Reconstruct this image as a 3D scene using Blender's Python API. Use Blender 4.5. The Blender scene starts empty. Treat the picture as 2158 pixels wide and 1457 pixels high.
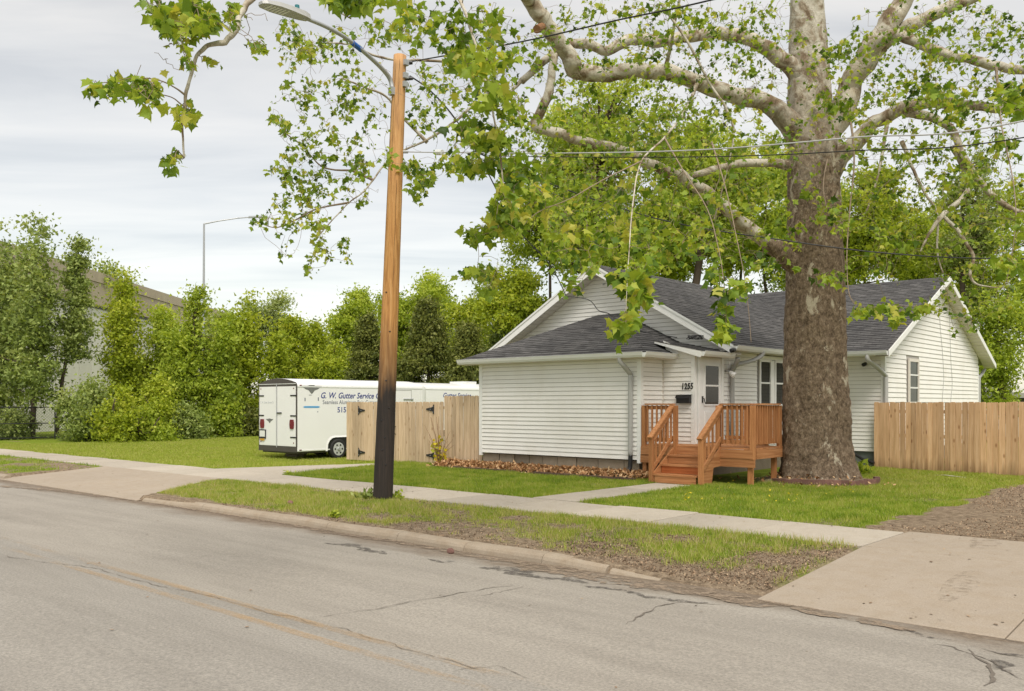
import bpy, math, random
import numpy as np
from mathutils import Vector, Matrix
random.seed(7); RNG = np.random.default_rng(7)
scene = bpy.context.scene
COL = scene.collection
# ------------------------------------------------------------------ camera
F = 1880.0; CX = 1079.0; HY = 852.0; EYE = 1.95; TH = math.radians(41.84)
SN, CS = math.sin(TH), math.cos(TH)
cam_data = bpy.data.cameras.new('camera'); cam = bpy.data.objects.new('camera', cam_data); COL.objects.link(cam)
cam_data.sensor_width = 36; cam_data.lens = 36 * F / 2158; cam_data.shift_y = (HY - 728.5) / 2158
cam_data.clip_end = 3000; cam.location = (0, 0, EYE); cam.rotation_euler = (math.pi / 2, 0, TH)
scene.camera = cam
# ------------------------------------------------------------------ sky, sun, exposure
SUN_EL, SUN_AZ = math.radians(54), math.radians(128)     # azimuth clockwise from +Y
world = bpy.data.worlds.new('World'); scene.world = world; world.use_nodes = True
wn, wl = world.node_tree.nodes, world.node_tree.links; wn.clear()
wout = wn.new('ShaderNodeOutputWorld'); add = wn.new('ShaderNodeAddShader')
bg1 = wn.new('ShaderNodeBackground'); bg1.inputs[1].default_value = 0.05
sky = wn.new('ShaderNodeTexSky'); sky.sky_type = 'NISHITA'; sky.sun_disc = False
sky.sun_elevation = SUN_EL; sky.sun_rotation = SUN_AZ
bg2 = wn.new('ShaderNodeBackground'); bg2.inputs[1].default_value = 0.48
tc = wn.new('ShaderNodeTexCoord'); sep = wn.new('ShaderNodeSeparateXYZ')
mx = wn.new('ShaderNodeMath'); mx.operation = 'MAXIMUM'; mx.inputs[1].default_value = 0.0
ad = wn.new('ShaderNodeMath'); ad.operation = 'ADD'; ad.inputs[1].default_value = 0.16
dv = wn.new('ShaderNodeVectorMath'); dv.operation = 'DIVIDE'; cmb = wn.new('ShaderNodeCombineXYZ')
wl.new(tc.outputs['Generated'], sep.inputs[0]); wl.new(sep.outputs[2], mx.inputs[0]); wl.new(mx.outputs[0], ad.inputs[0])
for i in range(3): wl.new(ad.outputs[0], cmb.inputs[i])
wl.new(tc.outputs['Generated'], dv.inputs[0]); wl.new(cmb.outputs[0], dv.inputs[1])
mp = wn.new('ShaderNodeMapping'); mp.vector_type = 'TEXTURE'; mp.inputs['Rotation'].default_value = (0, 0, TH + .12); mp.inputs['Scale'].default_value = (2.3, 0.66, 1)
wl.new(dv.outputs[0], mp.inputs[0])
nz = wn.new('ShaderNodeTexNoise'); nz.inputs['Scale'].default_value = 2.1; nz.inputs['Detail'].default_value = 6; nz.inputs['Roughness'].default_value = 0.52; nz.inputs['Distortion'].default_value = 0.5
wl.new(mp.outputs[0], nz.inputs['Vector'])
rp = wn.new('ShaderNodeValToRGB'); e = rp.color_ramp.elements
e[0].position = 0.33; e[0].color = (0.80, 0.74, 0.625, 1); e[1].position = 0.62; e[1].color = (1.10, 1.0, 0.83, 1)
m_ = e.new(0.46); m_.color = (0.95, 0.875, 0.735, 1)
wl.new(nz.outputs[0], rp.inputs[0]); wl.new(rp.outputs[0], bg2.inputs[0]); wl.new(sky.outputs[0], bg1.inputs[0])
wl.new(bg1.outputs[0], add.inputs[0]); wl.new(bg2.outputs[0], add.inputs[1]); wl.new(add.outputs[0], wout.inputs[0])
sun_d = bpy.data.lights.new('sun', 'SUN'); sun_d.energy = 2.5; sun_d.angle = math.radians(26); sun_d.color = (1, 0.94, 0.85)
sun = bpy.data.objects.new('sun', sun_d); COL.objects.link(sun); sun.location = (0, -10, 40)
sd = Vector((math.sin(SUN_AZ) * math.cos(SUN_EL), math.cos(SUN_AZ) * math.cos(SUN_EL), math.sin(SUN_EL)))
sun.rotation_euler = sd.to_track_quat('Z', 'Y').to_euler()
vs = scene.view_settings; vs.view_transform = 'Standard'; vs.look = 'None'; vs.exposure = 0.50; vs.gamma = 1; vs.use_curve_mapping = False

# ------------------------------------------------------------------ pixel helpers (a pixel gives a direction; depth comes from what it touches)
def wrd(px, py, d):
    k = (px - CX) / F
    return Vector((d * (k * CS - SN), d * (k * SN + CS), EYE + (HY - py) / F * d))
def atZ(px, py, z): return wrd(px, py, F * (EYE - z) / (py - HY))
def atY(px, py, Y): k = (px - CX) / F; return wrd(px, py, Y / (k * SN + CS))
def atX(px, py, X): k = (px - CX) / F; return wrd(px, py, X / (k * CS - SN))

# ------------------------------------------------------------------ scene helpers
OFF = {}
def reg(o, parent):
    if parent is not None: o.parent = parent
    COL.objects.link(o)
def tag(o, label=None, cat=None, group=None, kind=None):
    if label: o['label'] = label
    if cat: o['category'] = cat
    if group: o['group'] = group
    if kind: o['kind'] = kind
    return o
def thing(name, loc, label=None, cat=None, group=None, kind=None):
    o = bpy.data.objects.new(name, None); COL.objects.link(o); o.location = loc; o.empty_display_size = .2
    OFF[o] = Vector(loc); return tag(o, label, cat, group, kind)
def off(parent): return OFF.get(parent, Vector((0, 0, 0))) if parent is not None else Vector((0, 0, 0))
def mesh_obj(name, mesh, mat, parent=None, loc=None, rot=None):
    o = bpy.data.objects.new(name, mesh)
    if mat is not None and not mesh.materials: mesh.materials.append(mat)
    reg(o, parent)
    if loc is not None: o.location = Vector(loc) - off(parent)
    if rot is not None: o.rotation_euler = rot
    OFF[o] = off(parent); return o
class MB:
    def __init__(s): s.v = []; s.f = []; s.uv = None
    def add(s, vs, fs):
        n = len(s.v); s.v += [tuple(v) for v in vs]; s.f += [tuple(i + n for i in f) for f in fs]; return s
    def box(s, x0, x1, y0, y1, z0, z1):
        return s.add([(x0, y0, z0), (x1, y0, z0), (x1, y1, z0), (x0, y1, z0), (x0, y0, z1), (x1, y0, z1), (x1, y1, z1), (x0, y1, z1)],
                     [(3, 2, 1, 0), (4, 5, 6, 7), (0, 1, 5, 4), (1, 2, 6, 5), (2, 3, 7, 6), (3, 0, 4, 7)])
    def hexa(s, p): return s.add(p, [(3, 2, 1, 0), (4, 5, 6, 7), (0, 1, 5, 4), (1, 2, 6, 5), (2, 3, 7, 6), (3, 0, 4, 7)])
    def beam(s, a, b, w, h, up=(0, 0, 1)):
        a, b = Vector(a), Vector(b); t = (b - a).normalized(); u = Vector(up)
        sd_ = t.cross(u).normalized(); u = sd_.cross(t).normalized(); p = []
        for q in (a, b): p += [q - sd_ * w / 2 - u * h / 2, q + sd_ * w / 2 - u * h / 2, q + sd_ * w / 2 + u * h / 2, q - sd_ * w / 2 + u * h / 2]
        return s.add(p, [(3, 2, 1, 0), (4, 5, 6, 7), (0, 1, 5, 4), (1, 2, 6, 5), (2, 3, 7, 6), (3, 0, 4, 7)])
    def prism(s, poly, vec):
        n = len(poly); v = Vector(vec)
        return s.add([Vector(p) for p in poly] + [Vector(p) + v for p in poly],
                     [tuple(range(n))[::-1], tuple(range(n, 2 * n))] + [(i, (i + 1) % n, n + (i + 1) % n, n + i) for i in range(n)])
    def tube(s, pts, rad, seg=8, caps=True, wob=0.0):
        pts = [Vector(p) for p in pts]; n = len(pts)
        if not hasattr(rad, '__len__'): rad = [rad] * n
        base = len(s.v); ref = None
        for i, p in enumerate(pts):
            t = (pts[min(i + 1, n - 1)] - pts[max(i - 1, 0)])
            t = t.normalized() if t.length > 1e-9 else Vector((0, 0, 1))
            if ref is None: ref = t.orthogonal().normalized()
            ref = (ref - t * ref.dot(t)); ref = ref.normalized() if ref.length > 1e-6 else t.orthogonal().normalized()
            b = t.cross(ref)
            for j in range(seg):
                a = 2 * math.pi * j / seg; r = rad[i] * (1 + (random.uniform(-wob, wob) if wob else 0))
                s.v.append(tuple(p + (ref * math.cos(a) + b * math.sin(a)) * r))
        for i in range(n - 1):
            for j in range(seg):
                a = base + i * seg + j; c = base + i * seg + (j + 1) % seg
                s.f.append((a, c, c + seg, a + seg))
        if caps: s.f.append(tuple(base + j for j in range(seg))[::-1]); s.f.append(tuple(base + (n - 1) * seg + j for j in range(seg)))
        return s
    def mesh(s, name, o=Vector((0, 0, 0)), smooth=False):
        m = bpy.data.meshes.new(name); m.from_pydata([(v[0] - o[0], v[1] - o[1], v[2] - o[2]) for v in s.v], [], s.f)
        if smooth: m.polygons.foreach_set('use_smooth', [True] * len(m.polygons))
        m.update(); return m
    def build(s, name, mat, parent=None, smooth=False):
        if parent is not None: return mesh_obj(name, s.mesh(name, off(parent), smooth), mat, parent)
        v = np.array(s.v); o = Vector(((v[:, 0].min() + v[:, 0].max()) / 2, (v[:, 1].min() + v[:, 1].max()) / 2, v[:, 2].min()))
        ob = mesh_obj(name, s.mesh(name, o, smooth), mat); ob.location = o; OFF[ob] = o.copy(); return ob
def smooth_path(pts, sub=5):
    P = [Vector(p) for p in pts]; out = []
    for i in range(len(P) - 1):
        p0, p1, p2, p3 = P[max(i - 1, 0)], P[i], P[i + 1], P[min(i + 2, len(P) - 1)]
        for k in range(sub):
            t = k / sub
            out.append(0.5 * ((2 * p1) + (p2 - p0) * t + (2 * p0 - 5 * p1 + 4 * p2 - p3) * t * t + (3 * p1 - p0 - 3 * p2 + p3) * t ** 3))
    out.append(P[-1]); return out
def np_mesh(name, verts, faces, tint=None):
    """verts (N,3), faces (M,k) numpy"""
    m = bpy.data.meshes.new(name); k = faces.shape[1]
    m.vertices.add(len(verts)); m.vertices.foreach_set('co', verts.astype(np.float32).ravel())
    m.loops.add(faces.size); m.loops.foreach_set('vertex_index', faces.astype(np.int32).ravel())
    m.polygons.add(len(faces)); m.polygons.foreach_set('loop_start', np.arange(0, faces.size, k, dtype=np.int32))
    m.update(calc_edges=True)
    if tint is not None:
        a = m.attributes.new('tint', 'FLOAT', 'POINT'); a.data.foreach_set('value', tint.astype(np.float32))
    return m
def vnoise(x, y, seed=0):
    x = np.asarray(x, float); y = np.asarray(y, float)
    xi = np.floor(x).astype(int); yi = np.floor(y).astype(int); fx = x - xi; fy = y - yi
    fx = fx * fx * (3 - 2 * fx); fy = fy * fy * (3 - 2 * fy)
    def h(a, b):
        n = (a * 374761393 + b * 668265263 + seed * 1442695041) & 0x7fffffff
        n = ((n ^ (n >> 13)) * 1274126177) & 0x7fffffff
        return ((n ^ (n >> 16)) & 0xffff) / 65535.0
    return (h(xi, yi) * (1 - fx) + h(xi + 1, yi) * fx) * (1 - fy) + (h(xi, yi + 1) * (1 - fx) + h(xi + 1, yi + 1) * fx) * fy
def fbm(x, y, seed=0): return (vnoise(x, y, seed) * .5 + vnoise(x * 2.1, y * 2.1, seed + 1) * .3 + vnoise(x * 4.3, y * 4.3, seed + 2) * .2)

# ------------------------------------------------------------------ materials
def new_mat(name):
    m = bpy.data.materials.new(name); m.use_nodes = True; nt = m.node_tree; b = nt.nodes['Principled BSDF']
    return m, nt, b
def N(nt, t, **kw):
    n = nt.nodes.new(t)
    for k, v in kw.items():
        if k in n.inputs.keys(): n.inputs[k].default_value = v
        else: setattr(n, k, v)
    return n
def ramp(nt, src, stops):
    r = nt.nodes.new('ShaderNodeValToRGB'); el = r.color_ramp.elements
    while len(el) < len(stops): el.new(0.5)
    for x, (p, c) in zip(el, stops): x.position = p; x.color = (*c, 1) if len(c) == 3 else c
    nt.links.new(src, r.inputs[0]); return r.outputs[0]
def mixc(nt, fac, a, b, mode='MIX'):
    n = nt.nodes.new('ShaderNodeMix'); n.data_type = 'RGBA'; n.blend_type = mode
    for s, v in ((n.inputs[0], fac), (n.inputs[6], a), (n.inputs[7], b)):
        if hasattr(v, 'is_linked'): nt.links.new(v, s)
        elif isinstance(v, (int, float)): s.default_value = v
        else: s.default_value = (*v, 1)
    return n.outputs[2]
def coords(nt, scale=(1, 1, 1), kind='Object', rot=(0, 0, 0)):
    t = nt.nodes.new('ShaderNodeTexCoord'); m = nt.nodes.new('ShaderNodeMapping')
    m.inputs['Scale'].default_value = scale; m.inputs['Rotation'].default_value = rot
    nt.links.new(t.outputs[kind], m.inputs[0]); return m.outputs[0]
def wcoords(nt, scale=(1, 1, 1)):
    g = nt.nodes.new('ShaderNodeNewGeometry'); m = nt.nodes.new('ShaderNodeMapping'); m.inputs['Scale'].default_value = scale
    nt.links.new(g.outputs['Position'], m.inputs[0]); return m.outputs[0]
def noise(nt, vec, scale, detail=4, rough=.55, dist=0):
    n = N(nt, 'ShaderNodeTexNoise', Scale=scale, Detail=detail, Roughness=rough, Distortion=dist); nt.links.new(vec, n.inputs['Vector']); return n.outputs[0]
def bump(nt, b, h, strength=.3, dist=.02):
    n = N(nt, 'ShaderNodeBump', Strength=strength, Distance=dist); nt.links.new(h, n.inputs['Height']); nt.links.new(n.outputs[0], b.inputs['Normal'])
def simple(name, col, rough=.6, var=.12, scale=3.0, metal=0, bmp=0, spec=.4, fine=60, objrand=0):
    m, nt, b = new_mat(name); v = wcoords(nt)
    n1 = noise(nt, v, scale); n2 = noise(nt, v, fine, 2)
    c = mixc(nt, n1, tuple(x * (1 - var) for x in col), tuple(min(1, x * (1 + var)) for x in col))
    c2 = mixc(nt, n2, tuple([1 - var * .6] * 3), tuple([1 + var * .6] * 3)); c = mixc(nt, 1.0, c, c2, 'MULTIPLY')
    if objrand:
        oi = nt.nodes.new('ShaderNodeObjectInfo'); c3 = ramp(nt, oi.outputs['Random'], [(0, [1 - objrand] * 3), (1, [1 + objrand] * 3)])
        c = mixc(nt, 1.0, c, c3, 'MULTIPLY')
    nt.links.new(c, b.inputs['Base Color']); b.inputs['Roughness'].default_value = rough; b.inputs['Metallic'].default_value = metal
    b.inputs['Specular IOR Level'].default_value = spec
    if bmp: bump(nt, b, n2, bmp, .01)
    return m
def leaf_mat(name, stops, trans=.38, rough=.5):
    m, nt, b = new_mat(name); a = N(nt, 'ShaderNodeAttribute', attribute_name='tint')
    c = ramp(nt, a.outputs['Fac'], stops); nt.links.new(c, b.inputs['Base Color'])
    b.inputs['Roughness'].default_value = rough; b.inputs['Specular IOR Level'].default_value = .25
    t = nt.nodes.new('ShaderNodeBsdfTranslucent'); mxs = nt.nodes.new('ShaderNodeMixShader'); mxs.inputs[0].default_value = trans
    c2 = mixc(nt, 1.0, c, (1.25, 1.2, .55), 'MULTIPLY'); nt.links.new(c2, t.inputs[0])
    nt.links.new(b.outputs[0], mxs.inputs[1]); nt.links.new(t.outputs[0], mxs.inputs[2])
    nt.links.new(mxs.outputs[0], nt.nodes['Material Output'].inputs[0]); return m
def wood_mat(name, c1, c2, c3, rand=.18, rough=.75, axis='Z', foot=False, knots=True):
    m, nt, b = new_mat(name)
    sc = {'Z': (1, 1, .05), 'X': (.05, 1, 1), 'Y': (1, .05, 1)}[axis]
    oi = nt.nodes.new('ShaderNodeObjectInfo'); g = wcoords(nt, sc)
    ad_ = N(nt, 'ShaderNodeVectorMath', operation='ADD'); sc_ = N(nt, 'ShaderNodeVectorMath', operation='SCALE')
    cm = nt.nodes.new('ShaderNodeCombineXYZ')
    for i in range(3): nt.links.new(oi.outputs['Random'], cm.inputs[i])
    nt.links.new(cm.outputs[0], sc_.inputs[0]); sc_.inputs['Scale'].default_value = 37.0
    nt.links.new(g, ad_.inputs[0]); nt.links.new(sc_.outputs[0], ad_.inputs[1])
    n1 = noise(nt, ad_.outputs[0], 26, 5, .65, .4); c = ramp(nt, n1, [(.28, c1), (.52, c2), (.78, c3)])
    hv = N(nt, 'ShaderNodeHueSaturation'); nt.links.new(c, hv.inputs['Color'])
    mr = N(nt, 'ShaderNodeMapRange'); mr.inputs['To Min'].default_value = 1 - rand; mr.inputs['To Max'].default_value = 1 + rand
    nt.links.new(oi.outputs['Random'], mr.inputs[0]); nt.links.new(mr.outputs[0], hv.inputs['Value']); c = hv.outputs[0]
    if knots:
        g2 = wcoords(nt, {'Z': (1, 1, .45), 'X': (.45, 1, 1), 'Y': (1, .45, 1)}[axis]); ad2 = N(nt, 'ShaderNodeVectorMath', operation='ADD')
        nt.links.new(g2, ad2.inputs[0]); nt.links.new(sc_.outputs[0], ad2.inputs[1])
        vo = N(nt, 'ShaderNodeTexVoronoi', Scale=5.5); nt.links.new(ad2.outputs[0], vo.inputs['Vector'])
        k = ramp(nt, vo.outputs['Distance'], [(.0, (.3, .2, .13)), (.1, (.62, .5, .4)), (.17, (1, 1, 1))]); c = mixc(nt, .8, c, k, 'MULTIPLY')
    if foot:
        gg = nt.nodes.new('ShaderNodeNewGeometry'); sx = nt.nodes.new('ShaderNodeSeparateXYZ'); nt.links.new(gg.outputs['Position'], sx.inputs[0])
        nn = noise(nt, g, 9, 3); ma = N(nt, 'ShaderNodeMath', operation='ADD'); nt.links.new(sx.outputs[2], ma.inputs[0]); nt.links.new(nn, ma.inputs[1])
        k = ramp(nt, ma.outputs[0], [(.62, (.42, .39, .36)), (1.1, (1, 1, 1))]); c = mixc(nt, .85, c, k, 'MULTIPLY')   # weathered, splash-stained foot
    nt.links.new(c, b.inputs['Base Color']); b.inputs['Roughness'].default_value = rough; b.inputs['Specular IOR Level'].default_value = .25
    bump(nt, b, n1, .25, .01); return m

M = {}
# siding
def siding_mat(name, col):
    m, nt, b = new_mat(name); v = wcoords(nt); n1 = noise(nt, v, .9, 4); n2 = noise(nt, wcoords(nt, (1, 1, .6)), 1.7, 5, .6)
    c = mixc(nt, n1, tuple(x * .93 for x in col), col)
    d = ramp(nt, n2, [(.3, (.9, .88, .84)), (.55, (1, 1, 1))]); c = mixc(nt, .5, c, d, 'MULTIPLY')
    nt.links.new(c, b.inputs['Base Color']); b.inputs['Roughness'].default_value = .55; b.inputs['Specular IOR Level'].default_value = .3
    return m
M['siding'] = siding_mat('white_vinyl_siding', (.85, .835, .80))
M['sheath_shade'] = simple('sheathing_lap_shade', (.38, .36, .33), .8)  # sheathing grey doubles as painted shadow lines between the siding boards
M['trim'] = simple('white_trim_paint', (.80, .80, .78), .45, .05)
M['gutter'] = simple('gutter_metal', (.74, .75, .73), .4, .06)
M['spout'] = simple('grey_downspout', (.40, .40, .385), .4, .08)
M['soffit'] = simple('soffit_vinyl', (.66, .62, .56), .6, .08)
M['black'] = simple('black_plastic', (.015, .015, .016), .4, .1)
M['blackmetal'] = simple('black_metal', (.03, .03, .032), .45, .15)
M['rubber'] = simple('tyre_rubber', (.02, .02, .02), .8, .2)
M['galv'] = simple('galvanised_steel', (.42, .43, .44), .45, .12, metal=.4)
M['steel'] = simple('white_wheel_steel', (.55, .56, .57), .4, .08, metal=.3)
M['concrete'] = None
def concrete_mat(name, col, rand=.08, stain=(.62, .55, .46)):
    m, nt, b = new_mat(name); v = wcoords(nt); n1 = noise(nt, v, .7, 5, .6); n2 = noise(nt, v, 70, 3, .7); n3 = noise(nt, v, 5, 4, .6)
    c = mixc(nt, n1, tuple(x * .86 for x in col), tuple(x * 1.08 for x in col))
    c = mixc(nt, 1.0, c, ramp(nt, n2, [(.3, (.8, .8, .8)), (.7, (1.12, 1.12, 1.12))]), 'MULTIPLY')
    c = mixc(nt, .4, c, ramp(nt, n3, [(.3, stain), (.6, (1, 1, 1))]), 'MULTIPLY')
    oi = nt.nodes.new('ShaderNodeObjectInfo'); c = mixc(nt, 1.0, c, ramp(nt, oi.outputs['Random'], [(0, [1 - rand] * 3), (1, [1 + rand] * 3)]), 'MULTIPLY')
    nt.links.new(c, b.inputs['Base Color']); b.inputs['Roughness'].default_value = .9; b.inputs['Specular IOR Level'].default_value = .2
    bump(nt, b, n2, .25, .006); return m
M['walk'] = concrete_mat('sidewalk_concrete', (.465, .415, .345), .1, (.82, .77, .69))
M['drive'] = concrete_mat('driveway_concrete', (.37, .312, .248), .05, (.84, .78, .68))
M['kerb'] = concrete_mat('kerb_concrete', (.36, .30, .23), .06, (.72, .62, .5))
M['found'] = concrete_mat('foundation_concrete', (.30, .25, .19), .22)
M['foundgrey'] = concrete_mat('painted_foundation', (.17, .19, .185), .05)
# shingles (uv in metres)
def shingle_mat():
    m, nt, b = new_mat('asphalt_shingles'); uv = coords(nt, (1, 1, 1), 'UV')
    br = N(nt, 'ShaderNodeTexBrick'); br.offset = .5; br.offset_frequency = 2
    for k, v in (('Scale', 1), ('Mortar Size', .006), ('Brick Width', .31), ('Row Height', .143), ('Bias', 0)): br.inputs[k].default_value = v
    br.inputs['Color1'].default_value = (.07, .068, .068, 1); br.inputs['Color2'].default_value = (.108, .105, .104, 1); br.inputs['Mortar'].default_value = (.03, .03, .034, 1)
    nt.links.new(uv, br.inputs['Vector']); n2 = noise(nt, wcoords(nt), 160, 2, .8); n1 = noise(nt, wcoords(nt), .8, 4)
    nn = noise(nt, coords(nt, (3.2, 7, 1), 'UV'), 1.0, 1)
    c = mixc(nt, 1.0, br.outputs[0], ramp(nt, nn, [(.35, (.82, .82, .82)), (.65, (1.15, 1.15, 1.15))]), 'MULTIPLY')
    c = mixc(nt, 1.0, c, ramp(nt, n2, [(.3, (.65, .65, .65)), (.7, (1.4, 1.4, 1.4))]), 'MULTIPLY')
    c = mixc(nt, 1.0, c, ramp(nt, n1, [(.35, (.85, .85, .85)), (.65, (1.15, 1.14, 1.12))]), 'MULTIPLY')
    nt.links.new(c, b.inputs['Base Color']); b.inputs['Roughness'].default_value = .92; b.inputs['Specular IOR Level'].default_value = .25
    bump(nt, b, n2, .4, .006); return m
M['shingle'] = shingle_mat()
M['fence'] = wood_mat('cedar_fence_boards', (.50, .29, .15), (.68, .43, .245), (.80, .56, .36), .2, foot=True)
M['gate'] = wood_mat('pale_pine_boards', (.40, .285, .175), (.56, .42, .275), (.70, .55, .385), .17, foot=False)
M['deckz'] = wood_mat('stained_deck_upright', (.27, .11, .04), (.41, .183, .072), (.52, .26, .115), .14, knots=False)
M['deckx'] = wood_mat('stained_deck_lengthwise', (.27, .11, .04), (.42, .192, .08), (.54, .275, .125), .12, axis='X', knots=False)
M['decky'] = wood_mat('stained_deck_crosswise', (.27, .11, .04), (.42, .192, .08), (.54, .275, .125), .12, axis='Y', knots=False)
M['riser'] = wood_mat('redder_riser_wood', (.26, .075, .02), (.36, .11, .035), (.46, .16, .06), .08, axis='X', knots=False)
def glass_mat(name, col, rough=.06):
    m, nt, b = new_mat(name); n1 = noise(nt, wcoords(nt, (1, 1, .4)), 3.5, 3)
    nt.links.new(mixc(nt, n1, tuple(x * .6 for x in col), tuple(x * 1.4 for x in col)), b.inputs['Base Color'])
    b.inputs['Roughness'].default_value = rough; b.inputs['Specular IOR Level'].default_value = .35; return m
M['pane'] = glass_mat('window_pane_over_blind', (.028, .027, .026)); M['panegreen'] = glass_mat('greenish_pane', (.02, .035, .027))
M['brick'] = simple('old_red_brick', (.20, .105, .085), .9, .25, 12, bmp=.4, objrand=.25)
M['timber'] = simple('old_edging_timber', (.10, .06, .045), .9, .3, 12, bmp=.3, objrand=.2)
# pole
def pole_mat():
    m, nt, b = new_mat('utility_pole_wood'); n1 = noise(nt, wcoords(nt, (1, 1, .06)), 22, 5, .65, .5)
    top = ramp(nt, n1, [(.3, (.30, .13, .035)), (.52, (.54, .27, .085)), (.75, (.68, .42, .18))])
    gg = nt.nodes.new('ShaderNodeNewGeometry'); sx = nt.nodes.new('ShaderNodeSeparateXYZ'); nt.links.new(gg.outputs['Position'], sx.inputs[0])
    nn = noise(nt, wcoords(nt, (1, 1, .15)), 7, 4); ma = N(nt, 'ShaderNodeMath', operation='MULTIPLY_ADD'); nt.links.new(nn, ma.inputs[0]); ma.inputs[1].default_value = 1.1
    nt.links.new(sx.outputs[2], ma.inputs[2]); mr = N(nt, 'ShaderNodeMapRange'); nt.links.new(ma.outputs[0], mr.inputs[0]); mr.inputs[1].default_value = 2.7; mr.inputs[2].default_value = 4.1
    dark = ramp(nt, n1, [(.3, (.012, .009, .007)), (.6, (.03, .02, .015)), (.8, (.06, .04, .03))])
    c = mixc(nt, mr.outputs[0], dark, top)
    gr = N(nt, 'ShaderNodeMapRange'); nt.links.new(sx.outputs[2], gr.inputs[0]); gr.inputs[1].default_value = 5.2; gr.inputs[2].default_value = 8.2
    gm = N(nt, 'ShaderNodeMath', operation='MULTIPLY'); nt.links.new(gr.outputs[0], gm.inputs[0]); gm.inputs[1].default_value = .22
    c = mixc(nt, gm.outputs[0], c, (.46, .36, .25))
    nt.links.new(c, b.inputs['Base Color']); b.inputs['Roughness'].default_value = .8; bump(nt, b, n1, .4, .02); return m
M['pole'] = pole_mat()
# bark
def bark_mat(name, pale, zlo, zhi):
    m, nt, b = new_mat(name); v = wcoords(nt, (1, 1, .8)); f = noise(nt, v, 11, 8, .75, .3); f2 = noise(nt, wcoords(nt, (1, 1, .55)), 34, 4, .75)
    rough = ramp(nt, f, [(.34, (.075, .054, .037)), (.5, (.20, .148, .103)), (.62, (.30, .235, .17)), (.78, (.44, .365, .28))])
    rough = mixc(nt, 1.0, rough, ramp(nt, f2, [(.35, (.6, .6, .6)), (.65, (1.35, 1.32, 1.28))]), 'MULTIPLY')
    fl = noise(nt, wcoords(nt, (1, 1, .6)), 2.6, 6, .7, .4)
    patch = ramp(nt, fl, [(.57, (0, 0, 0)), (.61, (1, 1, 1))]); rough = mixc(nt, patch, rough, (.48, .42, .32))
    p = noise(nt, wcoords(nt), 3.0, 6, .6, .8); p2 = noise(nt, wcoords(nt), 26, 3, .7)
    pal = ramp(nt, p, [(.36, (.17, .12, .075)), (.44, (.31, .255, .185)), (.51, (.46, .42, .34)), (.66, (.60, .56, .48))])
    pal = mixc(nt, 1.0, pal, ramp(nt, p2, [(.3, (.78, .77, .75)), (.65, (1.1, 1.1, 1.1))]), 'MULTIPLY')
    if pale: c = mixc(nt, ramp(nt, fl, [(.56, (0, 0, 0)), (.63, (.8, .8, .8))]), pal, rough)
    else:
        gg = nt.nodes.new('ShaderNodeNewGeometry'); sx = nt.nodes.new('ShaderNodeSeparateXYZ'); nt.links.new(gg.outputs['Position'], sx.inputs[0])
        ma = N(nt, 'ShaderNodeMath', operation='MULTIPLY_ADD'); nt.links.new(p, ma.inputs[0]); ma.inputs[1].default_value = 5; nt.links.new(sx.outputs[2], ma.inputs[2])
        mr = N(nt, 'ShaderNodeMapRange'); nt.links.new(ma.outputs[0], mr.inputs[0]); mr.inputs[1].default_value = zlo + 2.5; mr.inputs[2].default_value = zhi + 2.5
        c = mixc(nt, mr.outputs[0], rough, pal)
    nt.links.new(c, b.inputs['Base Color']); b.inputs['Roughness'].default_value = .9; b.inputs['Specular IOR Level'].default_value = .15
    bump(nt, b, f, .25 if pale else .9, .05); return m
M['bark'] = bark_mat('sycamore_trunk_bark', False, 6.8, 10.2); M['limb'] = bark_mat('sycamore_limb_bark', True, 0, 1)
M['twig'] = simple('twig_bark', (.25, .19, .13), .85, .25, 6)
M['trunk'] = simple('dark_tree_bark', (.085, .062, .045), .9, .35, 8, bmp=.5)
Lf = lambda *a: [(i / (len(a) - 1), c) for i, c in enumerate(a)]
M['leaf_syc'] = leaf_mat('sycamore_leaf', Lf((.05, .095, .012), (.115, .20, .02), (.22, .32, .034), (.36, .445, .05), (.47, .46, .085)), 0.45)
M['leaf_bg'] = leaf_mat('background_leaf', Lf((.14, .195, .024), (.29, .38, .044), (.43, .52, .07), (.56, .61, .115)), 0.5)
M['leaf_yel'] = leaf_mat('yellow_green_leaf', Lf((.13, .175, .018), (.27, .345, .028), (.41, .48, .045), (.53, .56, .08)), 0.45)
M['leaf_dull'] = leaf_mat('dull_green_leaf', Lf((.12, .165, .04), (.22, .29, .075), (.33, .40, .115), (.42, .47, .16)), 0.35)
M['leaf_dark'] = leaf_mat('dark_evergreen_leaf', Lf((.055, .075, .016), (.11, .135, .028), (.18, .20, .042), (.26, .27, .07)), 0.25)
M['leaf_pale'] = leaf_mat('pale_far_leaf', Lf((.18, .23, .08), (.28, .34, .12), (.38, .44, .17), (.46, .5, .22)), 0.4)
M['grass'] = leaf_mat('grass_blade', Lf((.085, .14, .015), (.15, .24, .022), (.24, .335, .034), (.36, .41, .06), (.50, .43, .2)), 0.35)
M['litter'] = leaf_mat('dry_leaf', Lf((.2, .1, .045), (.38, .2, .09), (.55, .33, .17), (.62, .45, .26)), .1, .8)
M['chips'] = leaf_mat('wood_chips', Lf((.08, .05, .032), (.18, .12, .075), (.28, .19, .12), (.43, .32, .21)), .0, .9)
M['gravel'] = leaf_mat('gravel_stones', Lf((.13, .1, .075), (.26, .21, .165), (.38, .33, .27), (.5, .46, .4)), .0, .9)

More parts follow.
